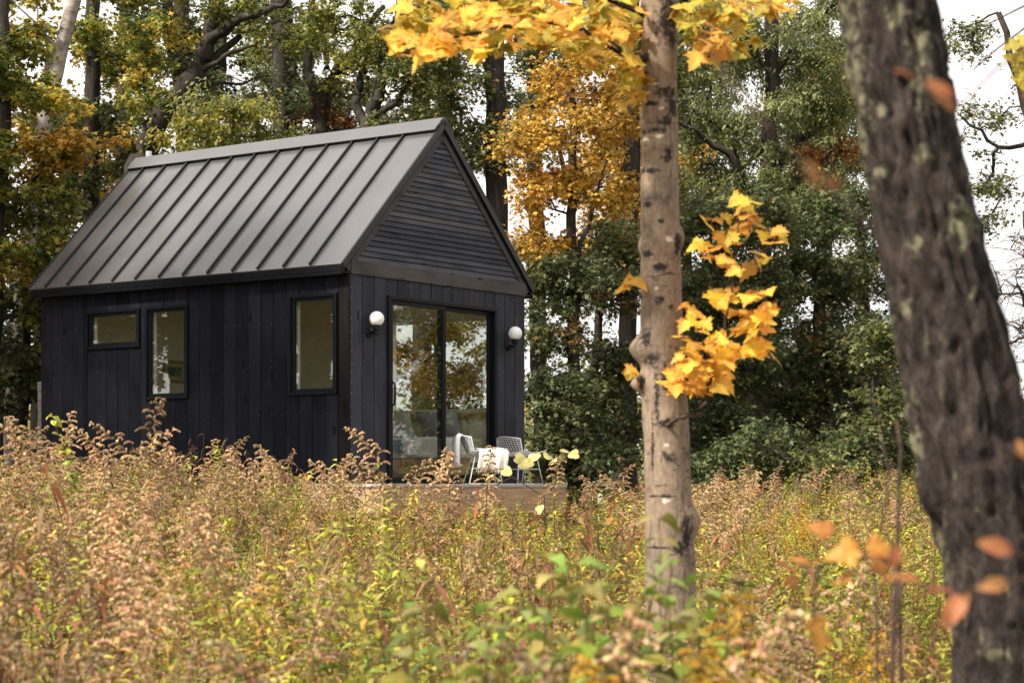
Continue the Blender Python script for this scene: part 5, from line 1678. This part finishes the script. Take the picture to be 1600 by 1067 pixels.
# leafy tips without a plume, and the bright rosette in front of the wall
ROS = broadleaf(911, .9, [(.34, .38, .06), (.26, .32, .05), (.42, .42, .09)], .085)
ROSM = (part_mesh('stem', ROS[0]), part_mesh('foliage', ROS[1]), np_mesh('none', np.zeros((0, 3)), np.zeros((0, 3), int), M['weed']))
LF1 = goldenrod(931, 1.0, None, GREENISH, 1, 1.5)
LF1M = (part_mesh('stem', LF1[0]), part_mesh('foliage', LF1[1]), ROSM[2])
stalk(142, 648, 14.8, 0, 'bright green leafy shoot against the dark wall among tan plumes', 'leafy shoots', ROSM, .9, 'leafy_shoot')
stalk(345, 672, 15.5, 0, 'yellow green leafy spike bending before the side wall', 'leafy shoots', LF1M, 1.0, 'leafy_shoot')
stalk(478, 690, 15.5, 0, 'yellow green leafy spike below the window nearest the corner', 'leafy shoots', LF1M, 1.0, 'leafy_shoot')
# near plumes, soft in the foreground
for i, (px, py, d, lb) in enumerate([(905, 938, 4.6, 'pale fluffy goldenrod plume low in front, leftmost of the near ones'), (955, 925, 4.5, 'pale fluffy goldenrod plume low in front, upright among green leaves'),
                                     (1050, 905, 4.4, 'pale arching goldenrod plume in front of the maple foot'), (1075, 945, 4.2, 'pale arching goldenrod plume, lowest before the maple foot'),
                                     (1000, 985, 4.2, 'short pale goldenrod plume near the bottom edge'), (880, 985, 4.4, 'brownish goldenrod plume near the bottom edge')]):
    stalk(px, py, d, i + 1, lb, 'near goldenrod plumes')
BL = goldenrod(977, 1.0, 'yellow', GREENISH, 1.2)
BLM = tuple(part_mesh(n_, p) for n_, p in zip(('stem', 'foliage', 'plume'), BL))
stalk(1125, 895, 4.6, 0, 'yellow flowering goldenrod right of the maple foot', 'yellow goldenrods', BLM, 1.0, rz=1.0)
stalk(1150, 955, 4.3, 0, 'yellow flowering goldenrod near the bottom, right of the pale plumes', 'yellow goldenrods', BLM, 1.0, rz=4.0)
stalk(1095, 985, 4.1, 0, 'yellow flowering goldenrod low beside the pale arching plume', 'yellow goldenrods', BLM, 1.0, rz=2.4)
# broad green shoots in the foreground, each its own plant
GBM = []
for s in range(4):
    b_ = broadleaf(960 + s, .85, [(.16, .21, .04), (.22, .27, .05), (.30, .32, .075), (.12, .16, .035)], .075); GBM.append((part_mesh('stem', b_[0]), part_mesh('foliage', b_[1]), ROSM[2]))
rg_ = random.Random(3)
for i in range(18):
    px = 665 + 25 * i + rg_.uniform(-6, 6); py = 860 + 70 * rg_.random() + (40 if px < 800 else 0)
    stalk(px, py, rg_.uniform(4.2, 5.6), i, ORD[i] + ' broad-leaved green shoot in the soft foreground, counted from the left', 'green foreground shoots', GBM[i % 4], .85, 'leafy_shoot')
for i, (px, py) in enumerate([(1000, 872), (1022, 900), (1048, 885), (1066, 912), (1085, 890), (985, 915)]):
    stalk(px, py, 5.2 + .1 * i, i, ORD[i] + ' green shoot in front of the maple foot, counted from the cabin side' if i < 5 else 'lowest green shoot in front of the maple foot', 'green foreground shoots', GBM[i % 4], .85, 'leafy_shoot')
stalk(1035, 800, 5.6, 0, 'tall green leafy shoot overlapping the maple trunk', 'green foreground shoots', GBM[1], .85, 'leafy_shoot')

# large pale yellow vine leaves before the deck
def round_leaf(seed):
    rg = random.Random(seed); mb = MB(); n = 14
    vs = [(0, .45, .05)]; cs = [(.46, .44, .12)]
    for k in range(n):
        a = 2 * math.pi * k / n - math.pi / 2
        r = .5 * (1 + .13 * math.cos(3 * a + 1.5) + rg.uniform(-.06, .06)) * (.72 if k == 0 else 1)
        vs.append((r * math.cos(a), .45 + r * math.sin(a), .05 * math.sin(2 * a + seed) - .02)); cs.append((.50 + rg.uniform(-.09, .08), .46 + rg.uniform(-.09, .06), .20))
    mb.v, mb.c = vs, cs; mb.f = [(0, 1 + k, 1 + (k + 1) % n) for k in range(n)]
    mb.tube([(0, .0, 0), (.02, -.4, .1)], .015, 3, (.4, .3, .1))
    return mb.mesh('leaf', M['weed'], False, True)
RL = [round_leaf(s) for s in range(4)]
vb_ = at(860, 790, 17.0); vb_.z = ground_z(vb_.x, vb_.y)
vine = empty('grape_vine', vb_); tag(vine, 'wild vine with large pale yellow leaves in front of the deck', 'vine')
mb = MB(); mb.tube([Vector((0, 0, 0)), at(850, 775, 17) - vb_, at(800, 745, 17) - vb_, at(775, 758, 17) - vb_], .005, 4); mb.build('stem', M['twig'], vine)
mb = MB(); mb.tube([at(850, 775, 17) - vb_, at(880, 745, 17) - vb_, at(915, 725, 17) - vb_], .004, 4); mb.build('stem', M['twig'], vine)
rg_ = random.Random(8)
for px, py, sz in [(772, 752, .15), (785, 745, .17), (803, 728, .18), (812, 735, .17), (838, 722, .19), (832, 732, .16), (858, 722, .17), (868, 728, .17), (880, 722, .15), (892, 720, .17), (905, 722, .18), (838, 812, .16), (740, 800, .16), (760, 905, .1), (726, 925, .1)]:
    l = bpy.data.objects.new('leaf', rg_.choice(RL)); link(l, vine)
    d_ = Vector((rg_.gauss(0, 1), rg_.gauss(-.3, .4), -.5 + rg_.gauss(0, .5))).normalized(); up = Vector((rg_.gauss(0, .5), rg_.gauss(-.6, .4), .7)).normalized()
    x = d_.cross(up).normalized(); z = x.cross(d_)
    l.matrix_local = Matrix.Translation(at(px, py, 17.0 + rg_.uniform(-.3, .2)) - vb_ + Vector((0, 0, sz * .4))) @ Matrix((x, d_, z)).transposed().to_4x4() @ Matrix.Scale(sz * .55, 4)

# ------------------------------------------------------------------ twigs and beech leaves close to the lens
def beech_leaf(seed):
    rg = random.Random(seed); mb = MB()
    n = 9; vs, cs = [], []
    col = rg.choice([(.34, .11, .05), (.38, .15, .06), (.27, .085, .045), (.42, .19, .065)])
    curl = rg.uniform(.1, .5)
    for i in range(n):
        t = i / (n - 1); w = .27 * math.sin(math.pi * min(1, t * .96 + .04)) ** .8 * (1.1 - .35 * t)
        z0 = -curl * (t - .3) ** 2
        for s in (-1, 0, 1):
            vs.append((s * max(w, .006), t, z0 + abs(s) * w * .5 + .015 * math.sin(14 * t) * abs(s))); cs.append(tuple(c * rg.uniform(.85, 1.15) for c in col))
    fs = [(i*3+k, i*3+k+1, (i+1)*3+k+1, (i+1)*3+k) for i in range(n - 1) for k in (0, 1)]
    mb.v, mb.c, mb.f = vs, cs, fs
    mb.tube([(0, .01, 0), (.01, -.16, .03)], .012, 4, (.25, .10, .05))
    return mb.mesh('leaf', M['beech'], True, True)
BCH = [beech_leaf(s) for s in range(6)]
def twig(label, d, stems, lv, r=.0035, leafmesh=None, name='beech_twig', group='twigs close to the lens', seed=1, cat='twig'):
    rg = random.Random(seed)
    p0 = at(*stems[0][0], d); t = empty(name, p0); tag(t, label, cat, group)
    for st in stems:
        mb = MB()
        P = [at(a, b, d + .04 * math.sin(i * 1.7)) - p0 for i, (a, b) in enumerate(st)]
        mb.tube(P, [r * (1 - .55 * i / max(1, len(P) - 1)) for i in range(len(P))], 6)
        mb.build('stem', M['twig'], t, smooth=True)
    # the shoot the twig belongs to, rooted in the ground beside the view
    ex, ey = max((q for st in stems for q in st), key=lambda q: q[0])
    off = 260 if ex > 1560 else 4
    g0 = at(ex + off, HOR, d + .1); g0.z = ground_z(g0.x, g0.y)
    e0 = at(ex, ey, d + .02); m0 = Vector((g0.x, g0.y, max(g0.z + .3, e0.z * .6 + g0.z * .4)))
    mb = MB(); Q = [g0 - p0, (g0.lerp(m0, .5) + Vector((.015, .01, 0))) - p0, m0 - p0, m0.lerp(e0, .6) + Vector((0, 0, .05)) - p0, e0 - p0]
    mb.tube(Q, [r * 2.2, r * 1.9, r * 1.6, r * 1.2, r], 6); mb.build('stem', M['twig'], t, smooth=True)
    for px, py, ang_, L_, fc in lv:
        l = bpy.data.objects.new('leaf', rg.choice(leafmesh or BCH)); link(l, t)
        a = R(ang_); dv = Vector((math.cos(a), rg.uniform(-.3, .3), -math.sin(a))).normalized()
        up = Vector((rg.gauss(0, .2), -fc, 1 - fc)).normalized()
        x = dv.cross(up).normalized(); z = x.cross(dv)
        l.matrix_local = Matrix.Translation(at(px, py, d + rg.uniform(-.05, .05)) - p0) @ Matrix((x, dv, z)).transposed().to_4x4() @ Matrix.Scale(L_ * d / FPX, 4)
twig('long blurred twig hanging across the view from the maple to the lichen trunk', 1.7,
     [[(1075, 20), (1105, 75), (1150, 140), (1210, 215), (1262, 265), (1330, 325), (1400, 400), (1470, 470), (1540, 540), (1610, 640)]],
     [(1255, 255, 60, 50, .3), (1285, 280, 30, 34, .3)], .0021, seed=2)
twig('short twig of russet beech leaves high against the lichen trunk', 2.6, [[(1640, 60), (1560, 105), (1500, 165), (1450, 140)]],
     [(1448, 128, 42, 66, .8), (1600, 140, 70, 50, .7), (1395, 110, 20, 40, .2)], .0026, seed=3)
twig('twig of russet beech leaves crossing the lichen trunk from the right edge', 2.7,
     [[(1650, 880), (1600, 868), (1560, 850)], [(1640, 900), (1590, 905), (1560, 915)], [(1640, 690), (1590, 705), (1545, 690), (1500, 672)], [(1595, 705), (1545, 725), (1510, 735)]],
     [(1580, 862, 198, 56, .8), (1575, 910, 172, 50, .8), (1600, 715, 250, 30, .5)], .0030, seed=4)
twig('drooping twig of red brown beech leaves left of the lichen trunk', 2.9,
     [[(1640, 960), (1560, 930), (1500, 925), (1440, 915), (1390, 890)], [(1500, 925), (1510, 935)]],
     [(1512, 928, 128, 70, .6), (1490, 925, 178, 62, .2), (1440, 912, 192, 66, .2), (1400, 850, 100, 40, .6)], .0026, seed=5)
twig('soft orange maple leaves on a thin stem between maple and lichen trunk', 4.0,
     [[(1405, 880), (1360, 870), (1320, 872), (1280, 885), (1240, 880)], [(1280, 885), (1270, 940), (1275, 985)], [(1340, 872), (1330, 850)]],
     [(1340, 858, 165, 46, .75), (1355, 850, 20, 44, .6), (1320, 876, 185, 48, .1), (1275, 884, 175, 46, .1), (1260, 880, 200, 32, .3), (1370, 870, 60, 34, .6), (1330, 898, 150, 30, .3), (1236, 900, 80, 24, .6), (1272, 965, 70, 34, .8), (1285, 990, 100, 32, .7), (1300, 830, 200, 40, .6)],
     .0042, RUSTM, 'maple_seedling', seed=6)
# yellow leaf sprays at the top right corner
twig('yellow green leaves hanging into the top right corner', 8.0,
     [[(1680, -40), (1620, 30), (1560, 75), (1520, 110)], [(1660, -30), (1600, 10), (1540, 40)], [(1640, 60), (1600, 75), (1585, 80)]],
     [(1600 + 16 * math.cos(k * 2.1), 90 + 26 * math.sin(k * 1.3), 40 * k, 26, .6) for k in range(12)], .006, GREENM, 'maple_branch', seed=7)
# thin dark saplings in front of the wood
def sapling(label, d, pts, r, seed):
    rg = random.Random(seed)
    P = [at(a, b, d) for a, b in pts]; b0 = P[0].copy(); b0.z = ground_z(b0.x, b0.y)
    t = empty('sapling', b0); tag(t, label, 'sapling', 'bare saplings')
    mb = MB(); Q = [Vector((0, 0, 0))] + [p - b0 for p in P]
    mb.tube(Q, [r * (1 - .5 * i / (len(Q) - 1)) for i in range(len(Q))], 7)
    mb.build('stem', M['twig'], t, smooth=True)
    mb = MB()
    for i in range(2, len(P), 2):
        s = rg.choice((-1, 1)); q = P[i] - b0
        mb.tube([q, q + Vector((s * .05, rg.uniform(-.05, .05), .06)), q + Vector((s * .09, rg.uniform(-.08, .08), .16))], [r * .4, r * .3, r * .15], 4)
    mb.build('side_twigs', M['twig'], t)
sapling('bare dark sapling stem just left of the lichen trunk', 4.6, [(1394, 1080), (1397, 960), (1403, 860), (1404, 760), (1408, 700), (1400, 655)], .0065, 1)
sapling('thinner bare sapling stem left of the darker one', 4.9, [(1371, 1080), (1370, 960), (1366, 880), (1383, 790), (1388, 730), (1372, 665)], .004, 2)
